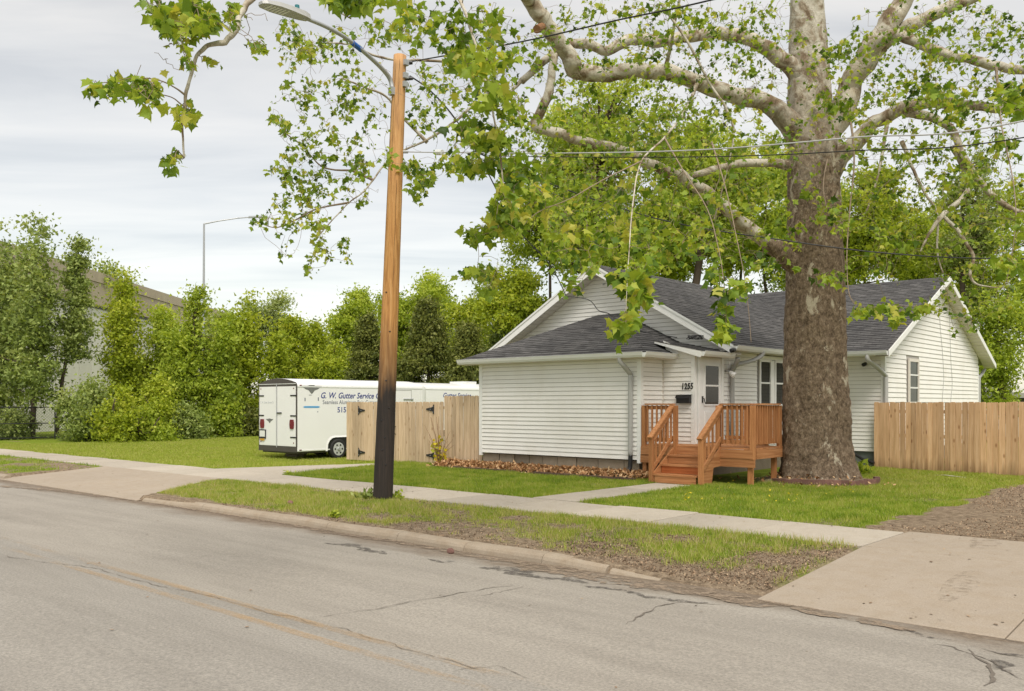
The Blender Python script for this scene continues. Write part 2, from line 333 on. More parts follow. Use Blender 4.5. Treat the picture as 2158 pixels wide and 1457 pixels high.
# ------------------------------------------------------------------ ground
YK = 8.34                     # kerb face
LX0, LX1 = -25.2, -17.5       # left driveway apron at the road
def lapron(Y):                # x-range of left driveway at Y
    t = np.clip((Y - 8.3) / 2.7, 0, 1); return -25.2 - .0 * t, -17.5 - 1.6 * t
def slab_z(Y): return .02 + np.clip((Y - 8.2) / 2.85, 0, 1) * .19
def hz(X, Y):
    X = np.asarray(X, float); Y = np.asarray(Y, float)
    kx = np.clip((X + 6.3) / 1.1, 0, 1); lo = .105 - .1 * kx; verge = lo + np.clip((Y - 8.4) / 2.65, 0, 1) * (.2 - lo)
    z = np.where(Y < 8.42, -.15, verge)
    z = np.where((Y > 8.42) & (Y < 11.0), z + .05 * (fbm(X * .9, Y * .9, 3) - .45) * np.clip((Y - 8.5) * 2, 0, 1), z)
    dip = np.clip((-21 - X) / 4, 0, 1) * np.clip((Y - 12.8) / 4, 0, 1); z = z - .2 * dip
    z = z + np.where(Y > 12.7, .03 * (fbm(X * .5, Y * .5, 9) - .5), 0)
    z = np.where((Y > 11.0) & (Y < 12.68), .15, z)
    l0, l1 = lapron(Y); ina = ((X > -4.1) | ((X > l0) & (X < l1))) & (Y > 8.15) & (Y < 12.72)
    z = np.where(ina, slab_z(Y) - .07, z)
    xd0 = -22.4 + (Y - 12.6) * .35; xd1 = -19.05 - (Y - 12.6) * .2
    z = np.where((Y >= 12.5) & (Y < 17.0) & (X > xd0 + .1) & (X < xd1 - .1), np.minimum(z, .1), z)
    z = z + .15 * np.clip(1.5 - np.hypot(X + 8.37, Y - 19.7), 0, .9) / .9
    wk = (X > -10.75) & (X < -9.75) & (Y > 12.5) & (Y < 16.9); z = np.where(wk, .13, z)
    return z
def hzf(x, y): return float(hz(np.array([x]), np.array([y]))[0])
BARE = [(960, 1085, .3), (1200, 1115, .35), (1420, 1140, .35), (1240, 1100, .25), (760, 1075, .3), (480, 1062, .35), (560, 1072, .35), (900, 1105, .9), (1010, 1120, .8), (1120, 1140, .75), (1230, 1160, .7), (1330, 1175, .7), (1420, 1190, .7), (1330, 1122, .4), (1090, 1098, .35), (800, 1090, .5), (1550, 1200, .9), (1650, 1180, .8), (1730, 1168, .7), (1480, 1215, .7), (600, 1078, .4), (700, 1095, .5),(1160,1178,.8),(1260,1195,.8)]
BARE = [(*atZ(px, py, .14)[:2], r * 1.18) for px, py, r in BARE]
def bare(X, Y):
    X = np.asarray(X, float); Y = np.asarray(Y, float); b = np.zeros_like(X); n = fbm(X * 1.7, Y * 1.7, 21); n2 = fbm(X * 6, Y * 6, 31)
    for x, y, r in BARE: b = np.maximum(b, np.clip(1.25 - np.hypot(X - x, (Y - y) * 1.25) / r + (n - .45) * 1.4 + (n2 - .45) * .9, 0, 1))
    b = np.maximum(b, np.where((Y < 11.1) & (Y > 8.3), np.clip((fbm(X * 1.3, Y * 2.2, 51) - .52) * 5, 0, .85), 0)); b = np.maximum(b, np.where(Y > 12.6, np.clip((fbm(X * .9, Y * 1.2, 61) - .66) * 6, 0, .6), 0))
    b = np.maximum(b, np.where(Y < 11.1, np.clip((8.72 + n * .45 - Y) * 5, 0, 1), 0))                                   # along the kerb
    b = np.maximum(b, np.where((X > -4.75 + (n - .45) * .9) & (X < .9 + (n - .45) * .9) & (Y > 12.6), 1, 0))                                          # dirt drive
    b = np.maximum(b, np.where((X < -25 + (n - .5) * 3 ) & (X > -33) & (Y < 10.9), np.clip((n - .3) * 4 * np.clip((X + 33.5) / 3, 0, 1) , 0, 1), 0))
    b = np.maximum(b, np.where((Y > 16.95) & (Y < 17.8) & (X < -11.6) & (X > -18.6), 1, 0))                               # bed
    b = np.maximum(b, np.clip(1.25 - np.hypot(X + 8.35, Y - 19.7) / 1.22, 0, 1) * 3); b = np.clip(b, 0, 1)
    return b
def ground_mat():
    m, nt, b = new_mat('lawn_soil'); at = N(nt, 'ShaderNodeAttribute', attribute_name='tint'); v = wcoords(nt)
    n1 = noise(nt, v, 2.2, 5, .6); n2 = noise(nt, v, 45, 4, .75); n3 = noise(nt, v, 9, 5, .7)
    g = ramp(nt, n1, [(.3, (.12, .17, .018)), (.55, (.20, .265, .028)), (.75, (.28, .31, .05))])
    g = mixc(nt, 1.0, g, ramp(nt, n2, [(.25, (.6, .62, .55)), (.7, (1.25, 1.22, 1.2))]), 'MULTIPLY')
    s = ramp(nt, n3, [(.3, (.10, .075, .052)), (.5, (.24, .185, .13)), (.7, (.36, .29, .21))])
    s = mixc(nt, 1.0, s, ramp(nt, n2, [(.3, (.6, .58, .56)), (.68, (1.35, 1.33, 1.3))]), 'MULTIPLY')
    c = mixc(nt, at.outputs['Fac'], g, s); nt.links.new(c, b.inputs['Base Color']); b.inputs['Roughness'].default_value = .95; b.inputs['Specular IOR Level'].default_value = .1
    bump(nt, b, n2, .8, .03); return m
M['lawn'] = ground_mat()
def build_ground():
    g = MB().box(-700, 500, -300, 900, -1.2, -.35).build('ground', simple('far_field_ground', (.16, .19, .07), .95, .25, .2)); tag(g, 'far green ground reaching the horizon', 'ground', kind='structure')
    xs = np.concatenate([np.arange(-75, -31, 1.0), np.arange(-31, -3.2, .11), np.arange(-3.2, 30, 1.2)])
    ys = np.concatenate([[8.2], np.arange(8.36, 13.2, .1), np.arange(13.2, 19, .16), np.arange(19, 30, .5), np.arange(30, 90, 3.0)])
    X, Y = np.meshgrid(xs, ys); Z = hz(X, Y); B = bare(X, Y)
    v = np.stack([X.ravel(), Y.ravel(), Z.ravel()], 1); nx, ny = len(xs), len(ys)
    i = np.arange(nx * ny).reshape(ny, nx); f = np.stack([i[:-1, :-1].ravel(), i[:-1, 1:].ravel(), i[1:, 1:].ravel(), i[1:, :-1].ravel()], 1)
    m = np_mesh('lawn', v, f, B.ravel()); m.polygons.foreach_set('use_smooth', [True] * len(m.polygons)); o = mesh_obj('lawn', m, M['lawn']); tag(o, 'green lawn and verge with bare soil patches round the house', 'lawn', kind='structure')
    # road
    m, nt, b = new_mat('weathered_asphalt'); v_ = wcoords(nt); n1 = noise(nt, wcoords(nt, (.35, 1, 1)), 1.3, 5, .6); n2 = noise(nt, v_, 42, 6, .85); n3 = noise(nt, wcoords(nt, (.12, 1, 1)), 2.4, 5, .65)
    c = mixc(nt, n1, (.268, .246, .214), (.35, .322, .282)); c = mixc(nt, 1.0, c, ramp(nt, n2, [(.28, (.5, .5, .5)), (.5, (1, 1, 1)), (.72, (1.5, 1.48, 1.45))]), 'MULTIPLY')
    c = mixc(nt, .5, c, ramp(nt, n3, [(.3, (.72, .71, .7)), (.6, (1.05, 1.05, 1.05))]), 'MULTIPLY')
    gg = nt.nodes.new('ShaderNodeNewGeometry'); sx = nt.nodes.new('ShaderNodeSeparateXYZ'); nt.links.new(gg.outputs['Position'], sx.inputs[0])
    nn = noise(nt, wcoords(nt, (.5, 1, 1)), 1.6, 6, .65); ma = N(nt, 'ShaderNodeMath', operation='MULTIPLY_ADD'); nt.links.new(nn, ma.inputs[0]); ma.inputs[1].default_value = 1.5; nt.links.new(sx.outputs[1], ma.inputs[2])
    dirt = ramp(nt, noise(nt, v_, 20, 4, .7), [(.3, (.115, .085, .06)), (.7, (.25, .2, .15))])
    mr = N(nt, 'ShaderNodeMapRange'); nt.links.new(ma.outputs[0], mr.inputs[0]); mr.inputs[1].default_value = 8.42; mr.inputs[2].default_value = 8.95
    c = mixc(nt, mr.outputs[0], c, dirt)
    st = N(nt, 'ShaderNodeMapRange'); nt.links.new(sx.outputs[1], st.inputs[0]); st.inputs[1].default_value = 4.50; st.inputs[2].default_value = 4.56
    c = mixc(nt, 1.0, c, ramp(nt, st.outputs[0], [(0, (.91, .92, .93)), (1, (.98, .975, .965))]), 'MULTIPLY')
    nt.links.new(c, b.inputs['Base Color']); b.inputs['Roughness'].default_value = .88; b.inputs['Specular IOR Level'].default_value = .25; bump(nt, b, n2, .5, .008)
    M['asphalt'] = m; r = MB(); ysr = [-.5, 1, 2.6, 4.35, 6.2, 7.4, YK + .12]
    rz = lambda y: max(0, .1 - .1 * ((y - 4.35) / 4) ** 2)
    for i, y in enumerate(ysr): r.v += [(-160, y, rz(y)), (60, y, rz(y))]
    for i in range(len(ysr) - 1): r.f.append((2 * i, 2 * i + 1, 2 * i + 3, 2 * i + 2))
    r.v += [(-160, -.5, -.3), (60, -.5, -.3), (-160, YK + .12, -.3), (60, YK + .12, -.3)]; n = len(r.v); r.f += [(n - 4, n - 3, n - 1, n - 2)]
    road = tag(r.build('road', m), 'worn grey asphalt street with cracks and faded centre line', 'road', kind='structure')
    # markings: faded yellow paint
    pm, nt, b = new_mat('faded_yellow_paint'); f = noise(nt, wcoords(nt, (.5, 2, 1)), 5, 6, .75); f2 = noise(nt, wcoords(nt), 60, 3, .8); f3 = noise(nt, wcoords(nt, (.3, .3, 1)), 1.1, 2)
    s_ = N(nt, 'ShaderNodeMath', operation='ADD'); nt.links.new(f, s_.inputs[0]); nt.links.new(f2, s_.inputs[1]); s2 = N(nt, 'ShaderNodeMath', operation='ADD'); nt.links.new(s_.outputs[0], s2.inputs[0]); nt.links.new(f3, s2.inputs[1])
    k = ramp(nt, s2.outputs[0], [(.0, (0, 0, 0)), (1, (1, 1, 1))]); mr = N(nt, 'ShaderNodeMapRange'); nt.links.new(s2.outputs[0], mr.inputs[0]); mr.inputs[1].default_value = 1.40; mr.inputs[2].default_value = 1.95
    mr.inputs[4].default_value = .48
    nt.links.new(mixc(nt, f2, (.50, .29, .09), (.62, .38, .14)), b.inputs['Base Color']); nt.links.new(mr.outputs[0], b.inputs['Alpha']); b.inputs['Roughness'].default_value = .9
    for y0 in (4.16, 4.43):
        MB().add([(-60, y0, rz(4.2) + .004), (20, y0, rz(4.2) + .004), (20, y0 + .1, rz(4.2) + .004), (-60, y0 + .1, rz(4.2) + .004)], [(0, 1, 2, 3)]).build('centre_line', pm, road)
    # cracks and broken patches
    ck = simple('crack_filler', (.15, .128, .105), .95, .3, 20, bmp=.5); 
    pk, nt_, b_s = new_mat('broken_asphalt'); q1 = noise(nt_, wcoords(nt_), 16, 6, .8); q2 = noise(nt_, wcoords(nt_), 50, 3, .8)
    nt_.links.new(ramp(nt_, q2, [(.3, (.055, .048, .042)), (.7, (.2, .175, .15))]), b_s.inputs['Base Color']); b_s.inputs['Roughness'].default_value = .95; mq = N(nt_, 'ShaderNodeMapRange'); nt_.links.new(q1, mq.inputs[0]); mq.inputs[1].default_value = .42; mq.inputs[2].default_value = .58; mq.inputs[4].default_value = .85; nt_.links.new(mq.outputs[0], b_s.inputs['Alpha']); bump(nt_, b_s, q2, .9, .03)
    sand, nt_, b_s = new_mat('gutter_sand'); q1 = noise(nt_, wcoords(nt_), 7, 6, .75); q2 = noise(nt_, wcoords(nt_), 40, 3, .8)
    nt_.links.new(ramp(nt_, q2, [(.3, (.16, .115, .08)), (.7, (.34, .265, .19))]), b_s.inputs['Base Color']); b_s.inputs['Roughness'].default_value = .95; mq = N(nt_, 'ShaderNodeMapRange'); nt_.links.new(q1, mq.inputs[0]); mq.inputs[1].default_value = .4; mq.inputs[2].default_value = .58; nt_.links.new(mq.outputs[0], b_s.inputs['Alpha'])
    def ribbon(name, pix, w, mat, z=.0, jag=.03, wj=.5, lift=.004):
        P = [atZ(px, py, .04 if z is None else z) for px, py in pix]; pts = []
        for a, b_ in zip(P[:-1], P[1:]):
            n = max(2, int((b_ - a).length / .07))
            pts += [a.lerp(b_, k / n) for k in range(n)]
        pts.append(P[-1]); mb = MB(); n = len(pts); j = Vector((0, 0, 0))
        for i, p in enumerate(pts):
            t = (pts[min(i + 1, n - 1)] - pts[max(i - 1, 0)]).normalized(); s = Vector((-t.y, t.x, 0)); j = j * .8 + s * random.gauss(0, jag)
            ww = w * (.25 + .75 * min(1, i / 3, (n - 1 - i) / 3)) * random.uniform(1 - wj, 1 + wj)
            for sg in (-1, 1):
                q = p + j + s * sg * ww / 2; q.z = rz(q.y) + lift; mb.v.append(tuple(q))
        mb.f = [(2 * i, 2 * i + 1, 2 * i + 3, 2 * i + 2) for i in range(n - 1)]
        return mb.build(name, mat, road)
    for pix, w in [([(640, 1318), (760, 1298), (880, 1275), (1010, 1248), (1080, 1236)], .016), ([(955, 1428), (1040, 1412), (1100, 1445)], .012), ([(300, 1190), (480, 1175), (700, 1150)], .007),
                   ([(1320, 1322), (1360, 1300), (1390, 1280), (1440, 1268), (1520, 1272)], .02), ([(1000, 1265), (1060, 1250), (1110, 1240)], .01), ([(1930, 1350), (2010, 1362), (2080, 1390), (2158, 1440)], .02),
                   ([(2040, 1365), (2085, 1395), (2110, 1425), (2105, 1457)], .035), ([(2050, 1355), (2100, 1375), (2158, 1385)], .03), ([(0, 1180), (60, 1190), (150, 1200), (330, 1245), (560, 1300), (680, 1328)], .012), ([(680, 1328), (900, 1390), (1060, 1440)], .01),
                   ([(1640, 1265), (1800, 1285), (1960, 1310), (2158, 1345)], .03), ([(2000, 1400), (2060, 1418), (2110, 1425)], .012)]:
        ribbon('crack', pix, w * .62, ck, z=.05, jag=.016, wj=.8)
    for pix, w in [([(680, 1150), (740, 1152), (780, 1162), (820, 1172)], .13), ([(1010, 1200), (1070, 1206), (1130, 1222)], .2), ([(1120, 1218), (1190, 1226), (1240, 1236)], .1), ([(1230, 1240), (1330, 1252), (1420, 1268), (1490, 1276)], .09),
                   ([(1900, 1325), (1960, 1340), (2000, 1352)], .09), ([(2088, 1398), (2112, 1412), (2140, 1425)], .12), ([(2120, 1388), (2158, 1386)], .1), ([(900, 1182), (945, 1192)], .07)]:
        ribbon('asphalt_patch', pix, w * 1.3, pk, z=.02, jag=.03, wj=.6, lift=.007)
    for pix, w in [([(330, 1062), (520, 1092), (700, 1122), (880, 1152), (1060, 1182), (1250, 1212)], .22), ([(1100, 1196), (1250, 1222), (1400, 1246), (1560, 1268), (1660, 1282)], .42), ([(1640, 1272), (1750, 1296), (1850, 1322), (1930, 1336)], .2), ([(0, 1028), (150, 1040), (300, 1056)], .3)]:
        ribbon('gutter_dirt', pix, w, sand, z=.0, jag=.03, wj=.35, lift=.010)
    # kerb blocks
    kerb = thing('kerb', (-11, YK, 0), 'worn rounded concrete kerb along the street', 'kerb', kind='structure')
    def kerb_block(x0, x1, z=.13, sink0=0, sink1=0):
        mb = MB(); prof = [(YK, -.1), (YK + .03, .05), (YK + .05, .085), (YK + .08, .105), (YK + .12, .115), (YK + .2, .12), (YK + .2, -.1)]; n = 14
        for i in range(n + 1):
            t = i / n; x = x0 + (x1 - x0) * t; dz = -(sink0 * (1 - t) + sink1 * t); 
            for (y, zz) in prof: mb.v.append((x, y + .006 * math.sin(x * 3.1 + zz * 9) + random.uniform(-.002, .002), zz + (dz if zz > 0 else 0) + (.005 * math.sin(x * 2.3 + y * 5) + random.uniform(-.002, .002) if zz > .05 else 0)))
        k = len(prof)
        for i in range(n):
            for j in range(k - 1): mb.f.append((i * k + j, (i + 1) * k + j, (i + 1) * k + j + 1, i * k + j + 1))
        mb.f += [tuple(range(k))[::-1], tuple(n * k + j for j in range(k))]; mb.build('kerb_block', M['kerb'], kerb)
    xs = [-17.45, -15.1, -13.2, -11.35, -9.7, -8.35, -7.0, -6.05]
    for a, b_ in zip(xs[:-1], xs[1:]): kerb_block(a + .004, b_ - .004, sink0=.05 if a < -17 else .0, sink1=.03 if b_ > -6.5 else 0)
    kerb_block(-6.0, -5.35, sink0=.05, sink1=.09)
    for a in range(-58, -26, 3): kerb_block(a + .01, a + 2.98)
    kerb_block(-25.98, -25.2, sink1=.1)
    # sidewalk
    walk = thing('sidewalk', (-20, 11.8, .15), 'pale concrete sidewalk slabs between verge and lawn', 'sidewalk', kind='structure')
    def slab(name, poly, ztop, mat, par, th=.09):
        b_ = .008; cx = sum(p[0] for p in poly) / len(poly); cy = sum(p[1] for p in poly) / len(poly); n = len(poly); mb = MB()
        zt = ztop if callable(ztop) else (lambda x, y: ztop)
        ins = [(p[0] + (cx - p[0]) * .008, p[1] + (cy - p[1]) * .008) for p in poly]
        mb.v = [(x, y, zt(x, y) - th) for x, y in poly] + [(x, y, zt(x, y) - b_) for x, y in poly] + [(x, y, zt(x, y)) for x, y in ins]
        mb.f = [tuple(range(n))[::-1]] + [tuple(range(2 * n, 3 * n))]
        for L in range(2):
            for i in range(n): mb.f.append((L * n + i, L * n + (i + 1) % n, (L + 1) * n + (i + 1) % n, (L + 1) * n + i))
        return mb.build(name, mat, par)
    x = -62.0
    while x < -4.2:
        x1 = min(x + 1.52, -4.12)
        if -4.12 - x1 < .5: x1 = -4.12
        dz = random.uniform(-.008, .008); tx = random.uniform(-.006, .006)
        slab('sidewalk_slab', [(x + .006, 11.05), (x1 - .006, 11.05), (x1 - .006, 12.6), (x + .006, 12.6)], lambda a, c, dz=dz, tx=tx, x=x: .212 + dz + (a - x) * tx, M['walk'], walk); x = x1
    # front walk
    fw = thing('front_walk', (-10.2, 14.7, .15), 'narrow concrete walk leading from the sidewalk to the porch steps', 'walk', kind='structure')
    ye = [12.62, 14.0, 15.4, 16.82]
    for a, c in zip(ye[:-1], ye[1:]): slab('walk_slab', [(-10.78, a + .006), (-9.78, a + .006), (-9.78, c - .006), (-10.78, c - .006)], .214 + random.uniform(-.006, .006), M['walk'], fw)
    # right driveway
    dr = thing('driveway', (-2, 10.5, 0), 'wide concrete driveway apron beside the gravel drive', 'driveway', kind='structure')
    for xa, xb in ((-4.1, -1.88), (-1.88, .4), (.4, 2.6)):
        for ya, yb in ((8.2, 11.04), (11.04, 12.72)):
            slab('driveway_slab', [(xa + .006, ya + .005), (xb - .006, ya + .005), (xb - .006, yb - .005), (xa + .006, yb - .005)], lambda a, c: float(slab_z(c)), M['drive'], dr, .12)
    # left driveway
    dl = thing('driveway', (-21, 11, 0), 'dusty concrete driveway running up to the wooden gate', 'driveway', kind='structure')
    slab('driveway_slab', [(-25.2, 8.3), (-21.4, 8.3), (-21.6, 11.03), (-25.2, 11.03)], lambda a, c: float(slab_z(c)) + .002, M['drive'], dl, .12)
    slab('driveway_slab', [(-21.38, 8.3), (-17.5, 8.3), (-18.4, 9.7), (-19.1, 11.03), (-21.58, 11.03)], lambda a, c: float(slab_z(c)) + .002, M['drive'], dl, .12)
    slab('driveway_slab', [(-22.3, 12.62), (-19.05, 12.62), (-19.6, 15.2), (-21.5, 15.2)], .19, M['walk'], dl, .12)
    slab('driveway_slab', [(-21.5, 15.22), (-19.6, 15.22), (-19.9, 17.0), (-20.9, 17.0)], .185, M['walk'], dl, .12)
    return road
build_ground()

# ------------------------------------------------------------------ scatter: grass, chips, litter
def blades(name, x0, x1, y0, y1, dens, h, w, label, cond=None, tint=(.15, .75), seed=1, straw=.04):
    r = np.random.default_rng(seed); n = int((x1 - x0) * (y1 - y0) * dens); X = r.uniform(x0, x1, n); Y = r.uniform(y0, y1, n)
    k = (r.uniform(0, 1, n) > bare(X, Y) * 1.02)
    if cond is not None: k &= cond(X, Y)
    X, Y = X[k], Y[k]; n = len(X); cl = fbm(X * 1.1, Y * 1.1, 5); c2 = fbm(X * 3.5, Y * 3.5, 6)
    H = h * (.35 + 1.0 * r.random(n)) * (.45 + 1.1 * cl) * (.7 + .6 * c2); a = r.uniform(0, 2 * np.pi, n); ln = r.uniform(.1, .75, n) * H; b = r.uniform(0, 2 * np.pi, n)
    Z = hz(X, Y) - .008; dx, dy = np.cos(a) * w / 2, np.sin(a) * w / 2
    v = np.empty((n, 3, 3)); v[:, 0] = np.stack([X - dx, Y - dy, Z], 1); v[:, 1] = np.stack([X + dx, Y + dy, Z], 1); v[:, 2] = np.stack([X + np.cos(b) * ln, Y + np.sin(b) * ln, Z + H], 1)
    t = np.clip(tint[0] + (tint[1] - tint[0]) * (.6 * r.random(n) + 1.5 * (c2 - .3) * .6 + .35 * (1 - cl)), 0, .82); t = np.where(r.random(n) < straw * (.4 + 1.2 * c2), 1.0, t)
    o = mesh_obj(name, np_mesh(name, v.reshape(-1, 3), np.arange(n * 3).reshape(n, 3), np.repeat(t, 3)), M['grass']); tag(o, label, 'grass', kind='stuff'); return o
nl = lambda X, Y: ~((X > lapron(Y)[0] - .05) & (X < lapron(Y)[1] + .1)) & (X < -4.15)
blades('verge_grass', -18.9, -4.15, 8.55, 11.08, 3600, .066, .010, 'patchy grass on the verge between kerb and sidewalk', nl, (.2, .9), seed=2, straw=.3)
blades('verge_grass', -44, -25, 8.6, 11.08, 700, .07, .016, 'sparse grass on the verge beyond the dusty driveway', seed=3)
def lawn_c(X, Y):
    k = ~((X > -10.76) & (X < -9.8) & (Y < 16.9)); k &= X > (-19.0 - (Y - 12.6) * .2)
    k &= ~((X > -17.1) & (X < -8.9) & (Y > 17.7) & (Y < 20.6)); k &= ~((X > -19) & (X < -10.9) & (Y > 17.7)); return k
blades('lawn_grass', -20, -4.3, 12.58, 17.9, 2900, .062, .011, 'lush mown grass in front of the white house', lawn_c, (.02, .85), seed=4)
blades('lawn_grass', -9.6, -4.0, 17.9, 25.0, 1900, .06, .013, 'grass round the sycamore and along the cedar fence', lawn_c, (.2, 1.0), seed=5, straw=.07)
blades('lawn_grass', .3, 9, 12.7, 22, 900, .065, .015, 'grass beyond the dirt drive', None, (.2, .9), seed=8)
blades('lawn_grass', -46, -19.3, 12.6, 34, 520, .07, .02, 'open grass lot beside the trailers and the tree line', lambda X, Y: ~((X > -22.4 + (Y - 12.6) * .35) & (X < -19.05 - (Y - 12.6) * .2) & (Y < 17.2)) & ~((X > -23.2) & (Y > 17.7)), (.38, .95), seed=6)
def bits(name, X, Y, size, mat, label, cat, flat=.5, seed=1, lift=0.0, thick=False):
    r = np.random.default_rng(seed); n = len(X); s = size * r.uniform(.5, 1.5, n); a = r.uniform(0, 6.28, n); asp = r.uniform(.25, .8, n) if not thick else r.uniform(.6, 1, n)
    Z = hz(X, Y) + lift; u = np.stack([np.cos(a), np.sin(a), r.normal(0, flat, n)], 1); u /= np.linalg.norm(u, axis=1)[:, None]
    p = np.stack([-np.sin(a), np.cos(a), r.normal(0, flat, n)], 1); c = np.stack([X, Y, Z + s * (.3 if thick else .25)], 1)
    if thick:
        top = c + np.stack([np.zeros(n), np.zeros(n), s * .45], 1); v = np.stack([c + u * s[:, None] * .5, c + p * (s * asp)[:, None] * .5, c - u * s[:, None] * .5, c - p * (s * asp)[:, None] * .5, top], 1)
        i = np.arange(n)[:, None] * 5; f = np.concatenate([i + np.array(t) for t in ((0, 1, 4), (1, 2, 4), (2, 3, 4), (3, 0, 4))]); k = 5
    else:
        v = np.stack([c + u * s[:, None] * .5, c + p * (s * asp)[:, None] * .5, c - u * s[:, None] * .5, c - p * (s * asp)[:, None] * .5], 1); f = np.arange(n * 4).reshape(n, 4); k = 4
    o = mesh_obj(name, np_mesh(name, v.reshape(-1, 3), f, np.repeat(r.random(n), k)), mat); tag(o, label, cat, kind='stuff'); return o
r = np.random.default_rng(11)
X = r.uniform(-7.4, -4.15, 12000); Y = r.uniform(8.6, 11.05, 12000); k = bare(X, Y) * (1.3 - np.hypot(X + 5.0, (Y - 9.9)) / 2.6) > .35; bits('wood_chips', X[k], Y[k], .021, M['chips'], 'brown wood chips heaped beside the concrete driveway', 'wood chips', .5, 12)
X = r.uniform(-15, -4.2, 7000); Y = r.uniform(8.55, 11, 7000); k = bare(X, Y) > .55; bits('soil_crumbs', X[k], Y[k], .018, M['chips'], 'soil crumbs and pebbles on the bare verge', 'soil', .6, 13, thick=True)
X = r.uniform(-5.2, 3, 24000); Y = r.uniform(12.7, 24, 24000); k = (bare(X, Y) > .7) & (fbm(X * .9, Y * .5, 44) > .47); bits('drive_gravel', X[k], Y[k], .022, M['chips'], 'tan gravel and chips on the dirt drive', 'gravel', .4, 14, thick=True)
X = r.uniform(-18.5, -11.4, 5200); Y = 17.74 - np.abs(r.normal(0, .28, 5200)); k = (Y > 16.98) & (r.random(5200) < np.clip(1.3 - (X + 17.5) / 6.5, .3, 1)); bits('leaf_litter', X[k], Y[k], .1, M['litter'], 'dry brown leaves piled along the house foundation', 'leaf litter', .9, 15, lift=np.clip((Y[k] - 17.1) * .22, 0, .12))
X = -8.35 + r.normal(0, .7, 260); Y = 19.2 + r.normal(0, .55, 260); bits('leaf_litter', X, Y, .07, M['litter'], 'dry leaf scraps inside the brick ring of the sycamore', 'leaf litter', .7, 16, lift=.05)

# ------------------------------------------------------------------ house
GZ = .18
house = thing('white_house', (-14, 20, GZ), 'low white clapboard house with dark shingle roofs, numbered 1255', 'house')
PX0, PX1, PY = -17.07, -11.81, 17.75; VY, VX = 18.73, -10.94; MY, MX0 = 20.37, -18.72; WY, WX, WYB = 25.3, -8.8, 34.6
SZ0, PZ1 = .62, 3.10
def wall(name, o, u, nrm, ul, ur, z0, z1, pitch, openings=(), thick=.12, poly=None, corner=True, cw=.09):
    """o: point at u=0; u: direction along the wall; ul/ur(z): extent; boards proud of the sheathing"""
    o, u, nrm = Vector(o), Vector(u), Vector(nrm); P = lambda s, z, d: Vector((o.x, o.y, 0)) + u * s + nrm * d + Vector((0, 0, z))
    pl = poly or [(ul(z0), z0), (ur(z0), z0), (ur(z1), z1), (ul(z1), z1)]
    w = MB().prism([P(s, z, -.004) for s, z in pl], -nrm * thick).build(name, M['sheath_shade'], house)
    z = z0
    while z < z1 - .01:
        za, zb = z, min(z + pitch, z1); zm = (za + zb) / 2; segs = [[ul(za), ur(za), ul(zb), ur(zb)]]
        for a, b_, oz0, oz1 in openings:
            if oz0 < zm < oz1:
                new = []
                for L0, R0, L1, R1 in segs:
                    if b_ <= L0 or a >= R0: new.append([L0, R0, L1, R1]); continue
                    if a > L0 + .02: new.append([L0, a, L1, a])
                    if b_ < R0 - .02: new.append([b_, R0, b_, R1])
                segs = new
        for L0, R0, L1, R1 in segs:
            if R0 - L0 < .03: continue
            if R1 < L1: L1 = R1 = (L1 + R1) / 2
            j = random.uniform(-.001, .001)
            MB().hexa([P(L0, za + .009, 0), P(R0, za + .009, 0), P(R0, za + .009, .022 + j), P(L0, za + .009, .022 + j), P(L1, zb, 0), P(R1, zb, 0), P(R1, zb, .006), P(L1, zb, .006)]).build('siding_board', M['siding'], w)  # gap below each board exposes the grey that paints its lap shadow
        z += pitch
    return w
cst = lambda v: (lambda z: v)
# enclosed porch
wall('porch_front_wall', (0, PY, 0), (1, 0, 0), (0, -1, 0), cst(PX0 + .09), cst(PX1 - .09), SZ0, PZ1, .1103)
wall('porch_side_wall', (PX1, 0, 0), (0, 1, 0), (1, 0, 0), cst(PY + .06), cst(VY - .03), SZ0, PZ1, .1103)
wall('porch_left_wall', (PX0, 0, 0), (0, -1, 0), (-1, 0, 0), cst(-MY), cst(-PY - .06), SZ0, PZ1, .1103)
# vestibule: front with the number, side with the door
VT = lambda x: 3.19 + .215 * (-10.66 - x)
wall('vestibule_front_wall', (0, VY, 0), (1, 0, 0), (0, -1, 0), cst(PX1 + .03), cst(VX - .07), SZ0, 3.16, .1103)
DO0, DO1, DZ0, DZ1 = VY + .2, VY + 1.2, 1.02, 3.08
wall('vestibule_side_wall', (VX, 0, 0), (0, 1, 0), (1, 0, 0), cst(VY + .07), cst(MY - .02), SZ0, 3.14, .1103, [(DO0 - .11, DO1 + .1, 0, 4)])
# main gable
RX, PKZ, EVZ = -14.83, 5.84, 3.40; slope = (PKZ - EVZ) / 4.29
gtop = lambda x: PKZ - .17 - slope * abs(x - RX)
gl_ = lambda z: max(MX0, RX - (PKZ - .17 - z) / slope); gr_ = lambda z: min(VX, RX + (PKZ - .17 - z) / slope)
wall('gable_front_wall', (0, MY, 0), (1, 0, 0), (0, -1, 0), gl_, gr_, 3.12, PKZ - .2, .1103, poly=[(MX0, .6), (VX, .6), (VX, 3.3), (RX, PKZ - .2), (MX0, 3.3)])
WIN = [(22.0, 23.58, 1.9, 3.12)]
wall('main_side_wall', (VX, 0, 0), (0, 1, 0), (1, 0, 0), cst(MY), cst(WY - .02), SZ0, 3.3, .1103, [(21.94, 23.64, 1.85, 3.4)])
wall('main_left_wall', (MX0, 0, 0), (0, -1, 0), (-1, 0, 0), cst(-WYB), cst(-MY), SZ0, 3.3, .1103)
